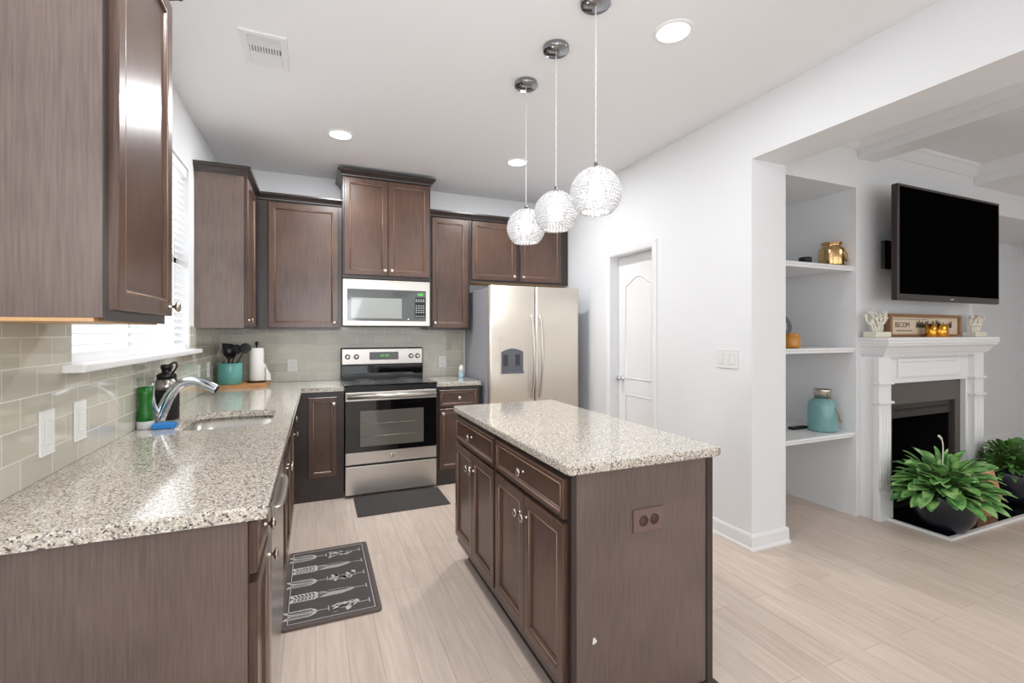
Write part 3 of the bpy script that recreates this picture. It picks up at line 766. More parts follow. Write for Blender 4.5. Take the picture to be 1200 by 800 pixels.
# ---------------------------------------------------------------- ceiling vent
v = thing('ceiling_vent', 'white rectangular air register on the kitchen ceiling', 'vent', (-.235, 2.68, ZC))
bm = bmesh.new(); vx0, vx1, vy0, vy1 = -.34, -.13, 2.53, 2.84
sweep(bm, [(vx0, vy0), (vx1, vy0), (vx1, vy1), (vx0, vy1)], [(0, ZC), (0, ZC-.004), (-.006, ZC-.008), (-.03, ZC-.008), (-.034, ZC-.002), (-.034, ZC)], 1, True)
obj('frame', bm, 'white', v)
obj('backing', B(vx0+.03, vx1-.03, vy0+.03, vy1-.03, ZC-.0015, ZC-.0002), 'slot', v)
bm = bmesh.new()
for k in range(8): box(bm, vx0+.034, vx1-.034, vy0+.036+k*.009, vy0+.041+k*.009, ZC-.008, ZC-.0016)
for k in range(11): box(bm, vx0+.037+k*.0125, vx0+.044+k*.0125, vy0+.118, vy0+.175, ZC-.008, ZC-.0016)
box(bm, vx0+.033, vx1-.033, vy0+.108, vy0+.117, ZC-.008, ZC-.0016)
box(bm, vx0+.033, vx1-.033, vy0+.176, vy1-.033, ZC-.008, ZC-.0016)
obj('louvre', bm, 'white', v)

# ---------------------------------------------------------------- switches and outlets
def plate(name, label, c, N, wd, ht, kind, cat='outlet'):
    c, N = Vector(c), Vector(N); U = Vector((0, 0, 1)).cross(N).normalized(); V = Vector((0, 0, 1))
    t_ = thing(name, label, cat, tuple(c), 'wall plates')
    def bx(u0, u1, v0, v1, d0, d1, bev=0):
        bm = bmesh.new(); box(bm, 0, 1, 0, 1, 0, 1)
        for q in bm.verts:
            q.co = c+U*(u0+(u1-u0)*q.co.x)+V*(v0+(v1-v0)*q.co.z)+N*(d0+(d1-d0)*q.co.y)
        if bev: bmesh.ops.bevel(bm, geom=bm.edges[:], offset=bev, segments=1, affect='EDGES')
        return bm
    obj('plate', bx(-wd/2, wd/2, -ht/2, ht/2, .0003, .006, .0018), 'plate', t_)
    if kind == 'outlet':
        for s in (-1, 1):
            f = obj('receptacle', bx(-.017, .017, s*.02-.014, s*.02+.014, .0061, .008, .001), 'plate', t_)
            for u in (-.007, .006): obj('slot', bx(u-.001, u+.001, s*.02-.005, s*.02+.006, .0081, .0084), 'slot', f)
    else:
        n = kind
        for k in range(n):
            u = (k-(n-1)/2)*.046
            obj('rocker', bx(u-.0165, u+.0165, -.034, .034, .0061, .009, .0012), 'plate', t_)
            
    return t_
TX = XL+t8
plate('light_switch', 'white rocker switch plate on the left tiled wall, nearest the camera', (TX, 1.855, 1.052), (1, 0, 0), .085, .135, 1, 'switch')
plate('light_switch', 'white rocker switch plate on the left tiled wall, below the window corner', (TX, 2.072, 1.052), (1, 0, 0), .085, .135, 1, 'switch')
plate('outlet', 'white outlet plate on the left tiled wall behind the faucet spout', (TX, 3.86, 1.075), (1, 0, 0), .07, .115, 'outlet')
plate('outlet', 'white outlet plate on the left tiled wall beside the teal crock', (TX, 4.18, 1.075), (1, 0, 0), .07, .115, 'outlet')
plate('outlet', 'white outlet plate on the back tile left of the stove', (-.192, YB-t8, 1.062), (0, -1, 0), .085, .118, 'outlet')
plate('outlet', 'white outlet plate on the back tile right of the stove', (1.197, YB-t8, 1.062), (0, -1, 0), .082, .118, 'outlet')
plate('light_switch', 'white triple switch plate on the right wall near the doorway', (XR, 2.275, 1.185), (-1, 0, 0), .165, .118, 3, 'switch')

# ---------------------------------------------------------------- counter items
ZT = .9145
# faucet
fc = thing('faucet', 'chrome pull-out faucet arching over the sink', 'faucet', (-.70, 2.74, ZT))
fy_ = 2.74
bm = bmesh.new(); lathe(bm, (-.70, fy_, ZT), (0, 0, 1), [(.031, 0), (.031, .006), (.025, .012), (.023, .03), (.001, .031)], 24)
obj('base', bm, 'chrome', fc)
bm = bmesh.new()
pts = curve([(-.70, fy_, ZT+.02), (-.682, fy_, .985), (-.650, fy_-.01, 1.055), (-.600, fy_-.02, 1.108), (-.545, fy_-.03, 1.118), (-.495, fy_-.04, 1.100), (-.452, fy_-.045, 1.075)], 7)
rad = [.028-.007*min(1, i/20) for i in range(len(pts))]
for i in range(len(pts)-14, len(pts)): rad[i] = .021+.003*(i-len(pts)+14)/14
obj('spout', tube(bm, pts, rad, 18), 'chrome', fc)
bm = bmesh.new(); d_ = (Vector(pts[-1])-Vector(pts[-2])).normalized()
lathe(bm, Vector(pts[-1])-d_*.001, d_, [(.020, 0), (.019, .006), (.001, .007)], 18)
obj('nozzle', bm, 'black', fc)
bm = bmesh.new(); tube(bm, curve([(-.702, fy_-.015, .955), (-.715, fy_-.04, 1.03), (-.712, fy_-.055, 1.12)], 6), [.016]*4+[.014]*4+[.012]*5, 12)
obj('lever', bm, 'chrome', fc)
# water bottle (behind faucet)
b_ = thing('water_bottle', 'black and steel water bottle standing behind the faucet', 'bottle', (-.695, 2.925, ZT))
bx_, by_ = -.70, 2.875
bm = bmesh.new(); lathe(bm, (bx_, by_, ZT), (0, 0, 1), [(.052, 0), (.054, .004), (.054, .15), (.046, .155), (.001, .156)], 28); obj('sleeve', bm, 'black', b_)
bm = bmesh.new(); lathe(bm, (bx_, by_, ZT+.15), (0, 0, 1), [(.0535, 0), (.0535, .02), (.05, .04), (.038, .062), (.001, .063)], 28); obj('flask', bm, 'silver', b_)
bm = bmesh.new(); lathe(bm, (bx_, by_, ZT+.205), (0, 0, 1), [(.042, 0), (.042, .022), (.034, .03), (.022, .034), (.022, .05), (.026, .052), (.026, .07), (.02, .074), (.001, .074)], 24); obj('cap', bm, 'black', b_)
bm = bmesh.new(); tube(bm, curve([(bx_+.03, by_-.02, ZT+.235), (bx_+.05, by_-.03, ZT+.27), (bx_+.04, by_-.02, ZT+.29), (bx_+.01, by_-.01, ZT+.275)], 5), .005, 8); obj('carry_loop', bm, 'black', b_)
# green brush bottle
g = thing('soap_dispenser', 'green and clear dish soap dispenser against the tile at the sink', 'soap dispenser', (-.722, 2.63, ZT))
gx_, gy_ = -.722, 2.632
bm = bmesh.new(); lathe(bm, (gx_, gy_, ZT+.036), (0, 0, 1), [(.030, 0), (.0315, .02), (.026, .06), (.025, .085), (.029, .12), (.031, .155), (.001, .156)], 24); obj('green_sleeve', bm, 'greenglass', g)
bm = bmesh.new(); lathe(bm, (gx_, gy_, ZT), (0, 0, 1), [(.032, 0), (.033, .004), (.033, .035), (.001, .0355)], 24); obj('base_ring', bm, 'print', g)
bm = bmesh.new(); lathe(bm, (gx_, gy_, ZT+.1925), (0, 0, 1), [(.031, 0), (.031, .035), (.033, .04), (.001, .041)], 24); obj('clear_top', bm, 'clear', g)
# sponge in holder
tag(obj('sponge', B(-.685, -.60, 2.575, 2.635, ZT, ZT+.026, bev=.006, seg=2), 'blue'), 'bright blue sponge lying at the foot of the faucet', 'sponge')
# cutting board, crock, utensils, towels
tag(obj('cutting_board', prism(bmesh.new(), rrect(-.752, -.375, 4.28, 4.66, .03, 5), ZT, ZT+.024), 'board'), 'light wooden board on the worktop in the back left corner', 'cutting board')
ZBd = ZT+.0245; kx_, ky_ = -.645, 4.40
ck = thing('utensil_crock', 'teal ceramic crock holding black kitchen utensils', 'crock', (kx_, ky_, ZBd))
bm = bmesh.new(); lathe(bm, (kx_, ky_, ZBd), (0, 0, 1), [(.086, 0), (.092, .004), (.092, .168), (.090, .172), (.086, .172), (.084, .166), (.084, .01), (.001, .009)], 32)
obj('crock', bm, 'teal', ck)
def utensil(name, label, a, lean, L_, head, az):
    base = Vector((kx_+.03*math.cos(a), ky_+.03*math.sin(a), ZBd+.02))
    tip = base+Vector((math.cos(az)*lean, math.sin(az)*lean, L_))
    d = (tip-base).normalized(); t_ = thing(name, label, 'utensil', tuple(base), 'utensils in the teal crock')
    if name == 'whisk':
        bm = bmesh.new(); tube(bm, [base, base+d*(L_-.11)], .007, 8); obj('handle', bm, 'black', t_)
        bm = bmesh.new(); _, u, v_ = basis(d); o_ = base+d*(L_-.11)
        for k in range(6):
            q = u*math.cos(k*PI/6)+v_*math.sin(k*PI/6)
            tube(bm, curve([o_, o_+q*.03+d*.05, o_+q*.034+d*.08, o_+d*.115, o_-q*.034+d*.08, o_-q*.03+d*.05, o_], 5), .0014, 5)
        obj('wires', bm, 'nickel', t_)
    else:
        bm = bmesh.new(); tube(bm, [base, tip], [.007, .005], 8); obj('handle', bm, 'black', t_)
        bm = bmesh.new()
        if name == 'ladle':
            lathe(bm, tip+Vector((0, 0, -.01)), (.5, -.6, .6), [(.001, -.03), (.03, -.024), (.042, -.005), (.045, .014), (.041, .014), (.001, -.014)], 20)
        elif name == 'spatula':
            _, u, v_ = basis(d)
            c4 = [(-.04, -.01), (.04, -.01), (.046, .09), (-.046, .10)]
            lo = [bm.verts.new(tip+Vector((1, 0, 0))*p_*.9+d*q_+Vector((0, .002, 0))) for p_, q_ in c4]; hi = [bm.verts.new(v2.co+Vector((0, -.004, 0))) for v2 in lo]
            bm.faces.new(lo[::-1]); bm.faces.new(hi)
            for k in range(4): bm.faces.new((lo[k], lo[(k+1) % 4], hi[(k+1) % 4], hi[k]))
        else:
            lathe(bm, tip+d*.025+Vector((0, .004, 0)), (.1, -1, .2), [(.001, -.006), (.036, -.004), (.042, .004), (.037, .005), (.001, .0)], 20)
        obj('head', bm, 'black', t_)
utensil('whisk', 'wire whisk leaning left in the teal crock', 3.9, .045, .255, 0, 4.0)
utensil('spatula', 'broad black spatula at the left back of the teal crock', 1.9, .04, .215, 0, 1.9)
utensil('ladle', 'black ladle at the front middle of the teal crock', 4.7, .03, .235, 0, 4.9)
utensil('serving_spoon', 'black serving spoon leaning right in the teal crock', 4.2, .07, .235, 0, .8)
utensil('slotted_spoon', 'black slotted spoon leaning farthest right in the teal crock', 2.5, .15, .25, 0, -.5)
tx_, ty_ = -.460, 4.48
tw = thing('paper_towel_holder', 'white paper towel roll on a black upright holder behind the crock', 'paper towel', (tx_, ty_, ZBd))
bm = bmesh.new(); lathe(bm, (tx_, ty_, ZBd), (0, 0, 1), [(.075, 0), (.075, .008), (.07, .011), (.001, .012)], 28); obj('base', bm, 'black', tw)
bm = bmesh.new(); lathe(bm, (tx_, ty_, ZBd+.012), (0, 0, 1), [(.006, 0), (.006, .30), (.012, .305), (.013, .318), (.009, .33), (.001, .332)], 16); obj('post', bm, 'black', tw)
bm = bmesh.new(); lathe(bm, (tx_, ty_, ZBd+.014), (0, 0, 1), [(.018, 0), (.053, 0), (.055, .005), (.055, .27), (.052, .275), (.018, .275)], 32)
obj('paper_roll', bm, 'paper', tw)
bm = bmesh.new()
prism(bm, [(0, 0), (.075, 0), (.07, .05), (.045, .09), (.02, .14), (0, .15)], 0, .0015, at=lambda x, y, z: (tx_+.05+x*.8, ty_-.02+z, ZBd+.014+y)); obj('loose_sheet', bm, 'paper', tw)
bm = bmesh.new(); tube(bm, [(tx_+.068, ty_-.03, ZBd+.008), (tx_+.068, ty_-.03, ZBd+.13)], .0025, 6); obj('tension_wire', bm, 'black', tw)
# candle / jar right of stove
cd = thing('small_bottle', 'small white capped blue bottle on the worktop next to the fridge', 'bottle', (1.36, 4.48, ZT))
bm = bmesh.new(); lathe(bm, (1.34, 4.48, ZT), (0, 0, 1), [(.027, 0), (.028, .003), (.028, .045), (.001, .046)], 20); obj('bottle_body', bm, plain('pale_blue', (170, 205, 220), .3), cd)
bm = bmesh.new(); lathe(bm, (1.34, 4.48, ZT+.046), (0, 0, 1), [(.024, 0), (.024, .05), (.018, .062), (.012, .075), (.001, .076)], 20); obj('cap', bm, 'white', cd)

# ---------------------------------------------------------------- mats
tag(obj('doormat', B(.285, .985, 3.585, 4.01, .0005, .010, bev=.003), 'rubber'), 'plain dark grey mat on the floor in front of the stove', 'mat')
mt = thing('kitchen_mat', 'charcoal kitchen mat with white botanical sprigs in front of the sink cabinets', 'mat', (.07, 2.72, 0))
mx0, mx1, my0, my1 = -.15, .30, 2.335, 3.13
obj('mat_base', prism(bmesh.new(), rrect(mx0, mx1, my0, my1, .02, 4), .0005, .014), 'matedge', mt)
obj('mat_field', B(mx0+.018, mx1-.018, my0+.018, my1-.018, .0141, .0146), 'matgrey', mt)
bm = bmesh.new(); zz = .0147
def strip(bm, a, b_, w_):
    a, b_ = Vector(a), Vector(b_); d = (b_-a).normalized(); n_ = Vector((-d.y, d.x))*w_/2
    prism(bm, [tuple(a+n_), tuple(a-n_), tuple(b_-n_), tuple(b_+n_)], zz, zz+.0005)
def leafp(bm, a, ang, L_, W_):
    a = Vector(a); d = Vector((math.cos(ang), math.sin(ang))); n_ = Vector((-d.y, d.x))
    prism(bm, [tuple(a), tuple(a+d*L_*.35+n_*W_/2), tuple(a+d*L_*.75+n_*W_*.4), tuple(a+d*L_), tuple(a+d*L_*.75-n_*W_*.4), tuple(a+d*L_*.35-n_*W_/2)], zz, zz+.0005)
for x0, y0, x1, y1 in ((mx0+.03, my0+.03, mx1-.03, my0+.03), (mx1-.03, my0+.03, mx1-.03, my1-.03), (mx0+.03, my1-.03, mx1-.03, my1-.03), (mx0+.03, my0+.03, mx0+.03, my1-.03)):
    strip(bm, (x0, y0), (x1, y1), .003)
rr = random.Random(3)
for col_ in range(2):
    for row in range(5):
        hx = (.055 if col_ == 0 else .245); yy = my0+.10+row*.148
        strip(bm, (hx, yy), (hx-.15, yy+.006), .003)
        strip(bm, (hx+.004, yy-.018), (hx+.004, yy+.022), .004)
        style = (row*2+col_*3) % 4
        for k in range(7):
            px = hx-.045-k*.017
            if style == 0: leafp(bm, (px, yy), PI-.6, .062, .020); leafp(bm, (px, yy), PI+.6, .062, .020)
            elif style == 1: leafp(bm, (px, yy), PI-.25, .095, .010); leafp(bm, (px, yy+.004), PI+.38, .095, .010)
            elif style == 2: leafp(bm, (px, yy), PI-1.0, .044, .026); leafp(bm, (px, yy), PI+1.0, .044, .026)
            else:
                for q in range(3): leafp(bm, (px+rr.uniform(-.01, .01), yy+rr.uniform(-.02, .02)), rr.uniform(2, 4.3), .036, .018)
obj('sprig_print', bm, 'matprint', mt)

# ---------------------------------------------------------------- shelves in the left niche
for i, (z, lb) in enumerate(((1.848, 'top white shelf of the built-in niche beside the fireplace'), (1.246, 'middle white shelf of the built-in niche beside the fireplace'), (.618, 'lowest and deepest white shelf of the niche beside the fireplace'))):
    t_ = thing('wall_shelf', lb, 'shelf', (3.25, 2.5, z-.034), 'niche shelves')
    obj('board', B(XR2+.0205, P_-.0005, 2.205, YN-.0005, z-.03, z), 'white', t_)
    bm = bmesh.new(); fr0 = 2.205
    prism(bm, [(fr0, z-.034), (fr0, z+.001), (fr0-.012, z+.001), (fr0-.016, z-.004), (fr0-.016, z-.012), (fr0-.008, z-.02), (fr0-.006, z-.034)], XR2+.0205, P_-.0005, at=lambda x, y, zq: (zq, x, y))
    obj('front_edge', bm, 'white', t_)
def rope_loop(parent, pts, r_=.006): 
    bm = bmesh.new(); tube(bm, curve(pts, 8), r_, 8); return obj('rope_handle', bm, 'rope', parent)
# gold jar on top shelf
z = 1.8485; jx, jy = 3.588, 2.30
j = thing('mercury_glass_jar', 'gold mercury glass jar with rope handle on the top niche shelf', 'jar', (jx, jy, z))
bm = bmesh.new(); R0 = [(.066, 0), (.082, .004), (.086, .02), (.086, .12), (.08, .142), (.064, .152), (.064, .17), (.07, .174), (.07, .184), (.058, .184), (.058, .17), (.001, .1695)]
a, n_ = None, 32; lathe(bm, (jx, jy, z), (0, 0, 1), R0, 48)
obj('glass_body', bm, 'gold', j)
rope_loop(j, [(jx-.02, jy-.075, z+.125), (jx+.01, jy-.093, z+.075), (jx+.05, jy-.082, z+.045), (jx+.08, jy-.06, z+.06), (jx+.084, jy-.05, z+.11), (jx+.08, jy-.02, z+.15), (jx+.055, jy+.0, z+.165)], .007)
# black small speaker/candle
k_ = thing('black_candle_holder', 'small black ribbed box on the top niche shelf', 'candle holder', (3.25, 2.27, z))
bm = bmesh.new(); lathe(bm, (3.25, 2.27, z), (0, 0, 1), [(.038, 0), (.042, .004), (.042, .018), (.038, .021), (.042, .024), (.042, .046), (.038, .05), (.032, .05), (.032, .04), (.001, .04)], 24)
obj('holder_body', bm, 'black', k_)
bm = bmesh.new(); lathe(bm, (3.25, 2.27, z+.0405), (0, 0, 1), [(.02, 0), (.02, .006), (.001, .007)], 20)
obj('candle', bm, 'print', k_)
# amber jar + silver vase on the middle shelf
z = 1.2475
a_ = thing('amber_jar', 'squat amber glass jar on the middle niche shelf', 'jar', (3.09, 2.26, z))
bm = bmesh.new(); lathe(bm, (3.09, 2.26, z), (0, 0, 1), [(.043, 0), (.055, .004), (.058, .018), (.058, .07), (.050, .086), (.044, .09), (.050, .104), (.046, .105), (.040, .094), (.001, .088)], 32)
obj('jar_body', bm, 'amber', a_)
bm = bmesh.new(); prof = [(.04, 0), (.044, .004)]+[(.035+.082*math.sin(PI*k/12), .004+.29*k/12) for k in range(1, 12)]+[(.03, .295), (.04, .32), (.001, .32)]
lathe(bm, (3.395, 2.62, z), (0, 0, 1), prof, 28)
tag(obj('silver_vase', bm, 'darkchrome'), 'silver vase mostly hidden behind the wall end on the middle niche shelf', 'vase')
# aqua bottle + remote on lowest shelf
z = .6195; jx, jy = 3.53, 2.33
j = thing('aqua_bottle', 'pale aqua glass bottle with metal neck and rope on the lowest niche shelf', 'bottle', (jx, jy, z))
bm = bmesh.new(); lathe(bm, (jx, jy, z), (0, 0, 1), [(.084, 0), (.096, .005), (.098, .02), (.097, .19), (.09, .22), (.056, .245), (.001, .2455)], 36)
obj('glass_body', bm, 'tealglass', j)
bm = bmesh.new(); lathe(bm, (jx, jy, z+.245), (0, 0, 1), [(.054, 0), (.055, .05), (.063, .066), (.06, .067), (.052, .05), (.001, .049)], 32)
obj('metal_neck', bm, 'nickel', j)
rope_loop(j, [(jx-.02, jy-.058, z+.25), (jx-.0, jy-.105, z+.17), (jx+.035, jy-.105, z+.10), (jx+.08, jy-.085, z+.07), (jx+.115, jy-.05, z+.09), (jx+.118, jy-.02, z+.15), (jx+.06, jy+.0, z+.25)], .005)
r_ = thing('remote_control', 'black remote control lying behind the aqua bottle on the lowest shelf', 'remote', (3.47, 2.55, z))
obj('remote_body', B(3.33, 3.50, 2.42, 2.465, z, z+.02, bev=.005, seg=2), 'black', r_)
bm = bmesh.new()
for q in range(6): box(bm, 3.36+q*.022, 3.37+q*.022, 2.435, 2.45, z+.0201, z+.0215)
obj('buttons', bm, 'slot', r_)

# ---------------------------------------------------------------- fireplace
fp = thing('fireplace', 'white fireplace surround with mantel shelf and grey stone inset', 'fireplace', (4.43, F, 0))
fb = F-.0005; CX = 4.44
MX0, MX1 = 3.70, 5.22
ms = bmesh.new(); box(ms, MX0, MX1, 1.98, fb, 1.298, 1.323, bev=.005, seg=2)
obj('mantel_shelf', ms, 'white', fp)
mp_ = [(0, 1.195), (.012, 1.195), (.016, 1.205), (.022, 1.21), (.03, 1.225), (.045, 1.25), (.06, 1.262), (.064, 1.275), (.07, 1.282), (.07, 1.2975), (0, 1.2975)]
bm = bmesh.new(); box(bm, MX0+.07, MX1-.07, 2.052, fb, 1.18, 1.2975)
sweep(bm, [(MX0+.07, fb), (MX0+.07, 2.052), (MX1-.07, 2.052), (MX1-.07, fb)], mp_, 1)
obj('crown_moulding', bm, 'white', fp)
OX0, OX1, OZ = 3.90, 4.965, .978
bm = bmesh.new()
box(bm, 3.735, OX0, 2.095, fb, .0, 1.18); box(bm, OX1, 5.145, 2.095, fb, .0, 1.18); box(bm, OX0, OX1, 2.095, fb, OZ, 1.18)
obj('frame', bm, 'white', fp)
for x0, x1 in ((3.725, 3.87), (5.005, 5.15)):
    bm = bmesh.new()
    box(bm, x0, x1, 2.055, 2.0945, .20, 1.18)
    for k in range(4): 
        xx = x0+.022+k*.0337; tube(bm, [(xx, 2.055, .24), (xx, 2.055, .80)], .008, 8)
    pl = obj('pilaster', bm, 'white', fp)
    bm = bmesh.new(); box(bm, x0-.008, x1+.008, 2.045, 2.0945, .0, .20, bev=.003); obj('plinth', bm, 'white', pl)
    for z_ in (.85, .99): obj('band', B(x0-.014, x1+.014, 2.038, 2.0945, z_-.009, z_+.009, bev=.004, seg=2), 'white', pl)
bm = bmesh.new()
panel(bm, (4.01, 2.0945, 1.02), X_, -Y_, .845, .14, [(0, 0), (0, .012), (.012, .014), (.024, .012), (.028, .003)])
obj('frieze_panel', bm, 'white', fp)
gy = 2.13
bm = bmesh.new()
box(bm, OX0+.0005, FX0, gy, fb, .012, OZ-.0005); box(bm, FX1, OX1-.0005, gy, fb, .012, OZ-.0005); box(bm, FX0, FX1, gy, fb, .81, OZ-.0005)
obj('stone_inset', bm, 'greystone', fp)
bm = bmesh.new()   # metal firebox front
box(bm, FX0+.001, FX1-.001, 2.15, 2.16, .70, .805); box(bm, FX0+.001, FX0+.04, 2.15, 2.16, .02, .70); box(bm, FX1-.04, FX1-.001, 2.15, 2.16, .02, .70)
ff = obj('firebox_front', bm, 'firemetal', fp)
bm = bmesh.new()
for k in range(9): box(bm, FX0+.06+k*.032, FX0+.078+k*.032, 2.148, 2.1499, .752, .768)
box(bm, FX0+.36, FX1-.06, 2.148, 2.1499, .752, .768)
obj('louvre', bm, 'firebox', ff)
bm = bmesh.new()
x0, x1, y0, y1, z0, z1 = FX0+.002, FX1-.002, 2.162, 2.6, .012, .798
box(bm, x0, x1, y1-.01, y1, z0, z1); box(bm, x0, x0+.01, y0, y1-.01, z0, z1); box(bm, x1-.01, x1, y0, y1-.01, z0, z1); box(bm, x0, x1, y0, y1, z0, z0+.01); box(bm, x0, x1, y0, y1, z1-.01, z1)
for k in range(26): box(bm, x0+.03+k*.031, x0+.04+k*.031, y1-.014, y1-.0101, z0+.01, z1-.01)
obj('firebox', bm, 'firebox', fp)
S('trim_7', B(3.835, 5.30, 1.705, fb, .0004, .0115), 'hearth')
bm = bmesh.new()
prism(bm, [(3.81, F), (3.81, 1.68), (5.35, 1.68), (5.35, 1.705), (3.835, 1.705), (3.835, F)], .0003, .016)
S('trim_8', bm, 'white')

# mantel items
ZM = 1.3235
def coral(x, y, seed, label):
    c = thing('coral_ornament', label, 'ornament', (x, y, ZM), 'coral ornaments')
    obj('base_block', B(x-.09, x+.09, y-.045, y+.045, ZM, ZM+.04, bev=.004), 'coral', c)
    rr = random.Random(seed); bm = bmesh.new()
    def br(p, d, L_, r0, lev):
        q = p+d*L_; m_ = p+d*L_*.5+Vector((rr.uniform(-1, 1), rr.uniform(-.5, .5), 0))*.006
        tube(bm, [p, m_, q], [r0, r0*.9, r0*.75], 7)
        r_ = bmesh.ops.create_icosphere(bm, subdivisions=1, radius=r0*.9)
        for v in r_['verts']: v.co += q
        if lev:
            for k in range(2 if lev > 1 else 3):
                nd = (d+Vector((rr.uniform(-.75, .75), rr.uniform(-.35, .35), rr.uniform(0, .3)))).normalized()
                br(q, nd, L_*rr.uniform(.62, .85), r0*.8, lev-1)
    for k in range(5):
        br(Vector((x-.04+k*.02, y, ZM+.03)), Vector((-.36+k*.18, rr.uniform(-.25, .25), 1)).normalized(), .056, .0115, 3)
    obj('coral_branches', bm, 'coral', c)
coral(3.785, 2.10, 5, 'white branching coral ornament at the left end of the mantel')
coral(5.12, 2.10, 9, 'white branching coral ornament at the right end of the mantel')
sg = thing('framed_sign', 'wood-framed cream sign with dark lettering on the mantel', 'sign', (4.37, 2.12, ZM))
gx0, gx1, gz0, gz1, gyy = 3.915, 4.88, ZM, ZM+.175, 2.10
fwd = .022
bm = bmesh.new(); box(bm, gx0, gx1, gyy-.015, gyy+.015, gz0, gz0+fwd); box(bm, gx0, gx1, gyy-.015, gyy+.015, gz1-fwd, gz1)
box(bm, gx0, gx0+fwd*1.3, gyy-.015, gyy+.015, gz0+fwd, gz1-fwd); box(bm, gx1-fwd*1.3, gx1, gyy-.015, gyy+.015, gz0+fwd, gz1-fwd)
obj('frame', bm, 'signwood', sg)
sf = obj('sign_face', B(gx0+fwd, gx1-fwd, gyy, gyy+.01, gz0+fwd*.9, gz1-fwd*.9), 'signface', sg)
def text(s, x, z, size, y, m, parent, name='lettering'):
    cu = bpy.data.curves.new('t', 'FONT'); cu.body = s; cu.size = size; cu.extrude = .0006; cu.align_x = 'LEFT'
    o = bpy.data.objects.new('t', cu); C.objects.link(o); bpy.context.view_layer.update()
    me = bpy.data.meshes.new_from_object(o.evaluated_get(bpy.context.evaluated_depsgraph_get()))
    bpy.data.objects.remove(o); bm = bmesh.new(); bm.from_mesh(me)
    bm.transform(Matrix.Translation((x, y, z)) @ Matrix.Rotation(PI/2, 4, 'X'))
    return obj(name, bm, m, parent)
text('BECOM', 4.0, ZM+.075, .055, gyy-.0008, 'ink', sf)
bm = bmesh.new(); rr = random.Random(11)      # unreadable script and small print
px = 4.27
for k in range(30):
    x = px+k*.0165; h_ = .03+rr.random()*.035
    tube(bm, curve([(x, gyy-.001, ZM+.07), (x+.008, gyy-.001, ZM+.07+h_), (x+.012, gyy-.001, ZM+.075)], 3), .0022, 5)
obj('script_lettering', bm, 'ink', sf); bm = bmesh.new()
for k in range(14):
    x = 4.02+k*.014; box(bm, x, x+.008, gyy-.0012, gyy-.0002, ZM+.045, ZM+.053)
obj('small_print', bm, 'ink', sf); bm = bmesh.new()
for k in range(22):
    x = 3.98+k*.02; box(bm, x, x+.008, gyy-.0012, gyy-.0002, ZM+.132, ZM+.138)
obj('small_print', bm, 'ink', sf)
for i, (vx_, vr, vh, lb) in enumerate(((4.33, .034, .098, 'plain gold candle holder at the left in front of the sign'), (4.44, .055, .098, 'textured gold candle holder in front of the sign, wider one'),)):
    t_ = thing('votive_holder', lb, 'candle holder', (vx_, 2.03, ZM), 'gold votives')
    bm = bmesh.new(); lathe(bm, (vx_, 2.03, ZM), (0, 0, 1), [(vr*.92, 0), (vr, .003), (vr, vh), (vr*.9, vh), (vr*.9, vh-.03), (.001, vh-.03)], 24 if i == 0 else 10)
    obj('cup', bm, 'goldfoil', t_)
    bm = bmesh.new(); lathe(bm, (vx_, 2.03, ZM+vh-.0295), (0, 0, 1), [(vr*.7, 0), (vr*.7, .008), (.001, .009)], 16)
    obj('candle', bm, 'print', t_)

# ---------------------------------------------------------------- television
ty = 1.975
tv = thing('television', 'large black flat television mounted on the wall above the mantel', 'television', (4.45, F, 2.0))
tx0, tx1, tz0, tz1 = 3.80, 5.195, 1.59, 2.42
obj('panel_body', B(tx0, tx1, ty, ty+.045, tz0, tz1, bev=.006, seg=2), 'tvframe', tv)
obj('screen', B(tx0+.02, tx1-.02, ty-.0015, ty+.004, tz0+.045, tz1-.02), 'screen', tv)
obj('rear_housing', B(tx0+.12, tx1-.12, ty+.046, ty+.085, tz0+.1, tz1-.15, bev=.01), 'black', tv)
bm = bmesh.new(); box(bm, 4.2, 4.7, F-.03, F-.0006, 1.8, 2.2); box(bm, 4.35, 4.55, ty+.086, F-.03, 1.9, 2.1); box(bm, tx0+.07, 4.35, F-.085, F-.06, 1.83, 2.04)
obj('wall_bracket', bm, 'black', tv)
bm = bmesh.new(); box(bm, 4.47, 4.51, ty-.002, ty-.0001, tz0+.016, tz0+.024)
obj('badge', bm, 'print', tv)

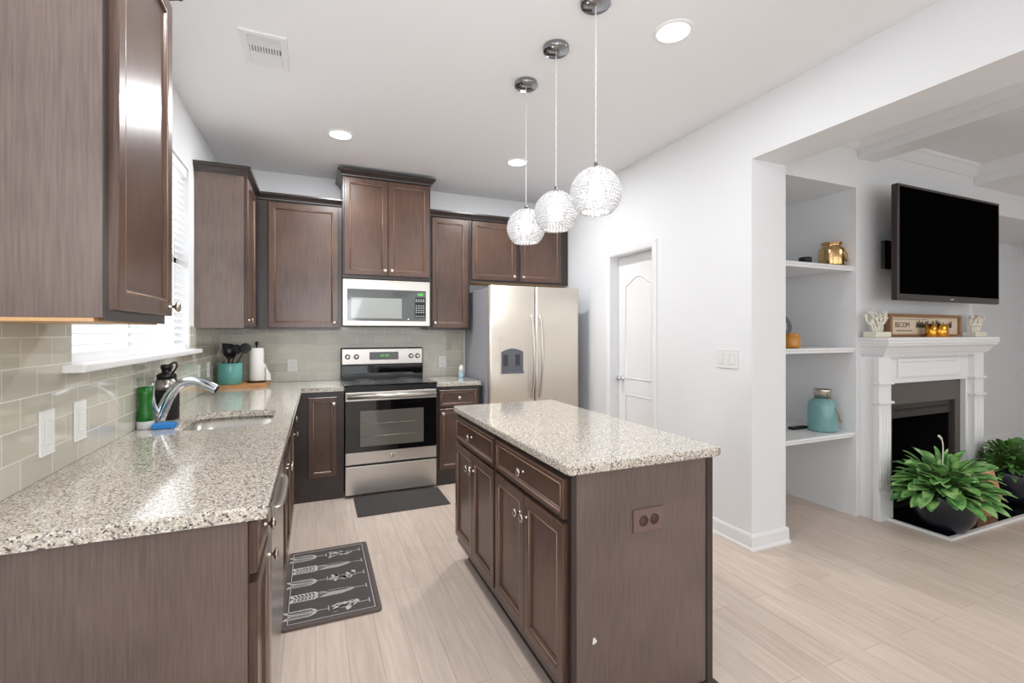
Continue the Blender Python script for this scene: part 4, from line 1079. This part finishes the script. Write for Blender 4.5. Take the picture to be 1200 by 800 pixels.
# ---------------------------------------------------------------- potted plants
def plant(name, label, x, y, z, pr_, ph, spread, height, n, seed, lm, LL):
    p = thing(name, label, 'potted plant', (x, y, z), 'potted plants on the hearth')
    bm = bmesh.new()
    lathe(bm, (x, y, z), (0, 0, 1), [(pr_*.52, 0), (pr_*.6, .006), (pr_*.85, ph*.3), (pr_*.98, ph*.65), (pr_*1.0, ph*.85), (pr_*.97, ph), (pr_*.9, ph), (pr_*.9, ph*.9), (.001, ph*.9)], 40)
    obj('pot', bm, 'pot', p)
    bm = bmesh.new(); lathe(bm, (x, y, z+ph*.905), (0, 0, 1), [(pr_*.88, 0), (pr_*.8, .008), (.001, .014)], 24); obj('soil', bm, 'soil', p)
    rr = random.Random(seed); lf = bmesh.new(); sm = bmesh.new(); top = Vector((x, y, z+ph*.9))
    for i in range(n):
        az = i*2.39996+rr.uniform(-.3, .3); el = math.acos(1-(i+.5)/n*1.12)       # from up to slightly below horizontal
        d = Vector((math.sin(el)*math.cos(az), math.sin(el)*math.sin(az), math.cos(el)))
        ctr = top+Vector((d.x*spread*.78, d.y*spread*.78*.8, max(d.z, -.25)*height*.78+.02))*rr.uniform(.66, 1.0)
        base = top+Vector((d.x*.04, d.y*.04, 0))
        tube(sm, curve([base, base.lerp(ctr, .5)+Vector((0, 0, .03)), ctr], 3), .0028, 5)
        out = Vector((d.x, d.y, .15+.5*d.z+rr.uniform(-.45, .2))).normalized()
        L_ = LL*rr.uniform(.75, 1.2); W_ = L_*rr.uniform(.42, .54)
        side = out.cross(Vector((0, 0, 1))).normalized() if abs(out.z) < .95 else Vector((1, 0, 0))
        side = (side+Vector((0, 0, rr.uniform(-.35, .35)))).normalized(); nrm = side.cross(out).normalized()
        if nrm.z < 0: nrm = -nrm
        rows = []; K = 7
        for k in range(K+1):
            t_ = k/K; wv = W_*.5*math.sin(PI*t_**.85)**.6 if 0 < k < K else .001
            cpt = ctr+out*L_*t_-Vector((0, 0, 1))*L_*.25*t_*t_+nrm*.0
            rows.append((lf.verts.new(cpt-side*wv+nrm*wv*.28), lf.verts.new(cpt-side*wv*.5+nrm*wv*.08), lf.verts.new(cpt), lf.verts.new(cpt+side*wv*.5+nrm*wv*.08), lf.verts.new(cpt+side*wv+nrm*wv*.28)))
        for a, b_ in zip(rows, rows[1:]):
            for q in range(4): f = lf.faces.new((a[q], a[q+1], b_[q+1], b_[q])); f.smooth = True
    for v in lf.verts:
        if v.co.y > 2.02: v.co.y = 2.02+(v.co.y-2.02)*.08
    obj('stems', sm, 'stem', p)
    fo = obj('foliage', lf, lm, p)
    md = fo.modifiers.new('s', 'SOLIDIFY'); md.thickness = .0012
    return p
HZ = .0118
p1 = plant('potted_plant', 'leafy green plant in a dark navy pot on the corner of the hearth', 3.99, 1.80, HZ, .185, .26, .33, .27, 190, 21, 'leaf', .145)
bm = bmesh.new(); tube(bm, curve([(3.93, 1.78, .45), (3.935, 1.78, .58), (3.92, 1.78, .63), (3.885, 1.78, .66)], 5), [.004]*11+[.007]*5, 8)
o_ = obj('white_flower_stem', bm, 'coral', p1); o_['label'] = 'bare white stem rising from the leaves'
p2 = plant('potted_plant', 'dense dark green plant in a dark navy pot at the right edge of the photo', 5.12, 1.90, HZ, .21, .27, .28, .27, 240, 33, 'leafdark', .085)
bm = bmesh.new(); zq = HZ  # tan six-sided form, widest below its middle
hexp = [(.115*math.cos(a), .115*math.sin(a)) for a in [k*PI/3+.2 for k in range(6)]]
lo = [bm.verts.new((4.59+x*.75, 1.84+y*.6, HZ)) for x, y in hexp]; mi = [bm.verts.new((4.59+x*1.2, 1.84+y*.9, HZ+.14)) for x, y in hexp]; hi = [bm.verts.new((4.59+x*.55, 1.84+y*.45, HZ+.36)) for x, y in hexp]
for A_, B_ in ((lo, mi), (mi, hi)):
    for i in range(6): bm.faces.new((A_[i], A_[(i+1) % 6], B_[(i+1) % 6], B_[i]))
bm.faces.new(lo[::-1]); bm.faces.new(hi)
tag(obj('tan_faceted_form', bm, 'tan'), 'tan faceted form half hidden between the two potted plants', 'vase')
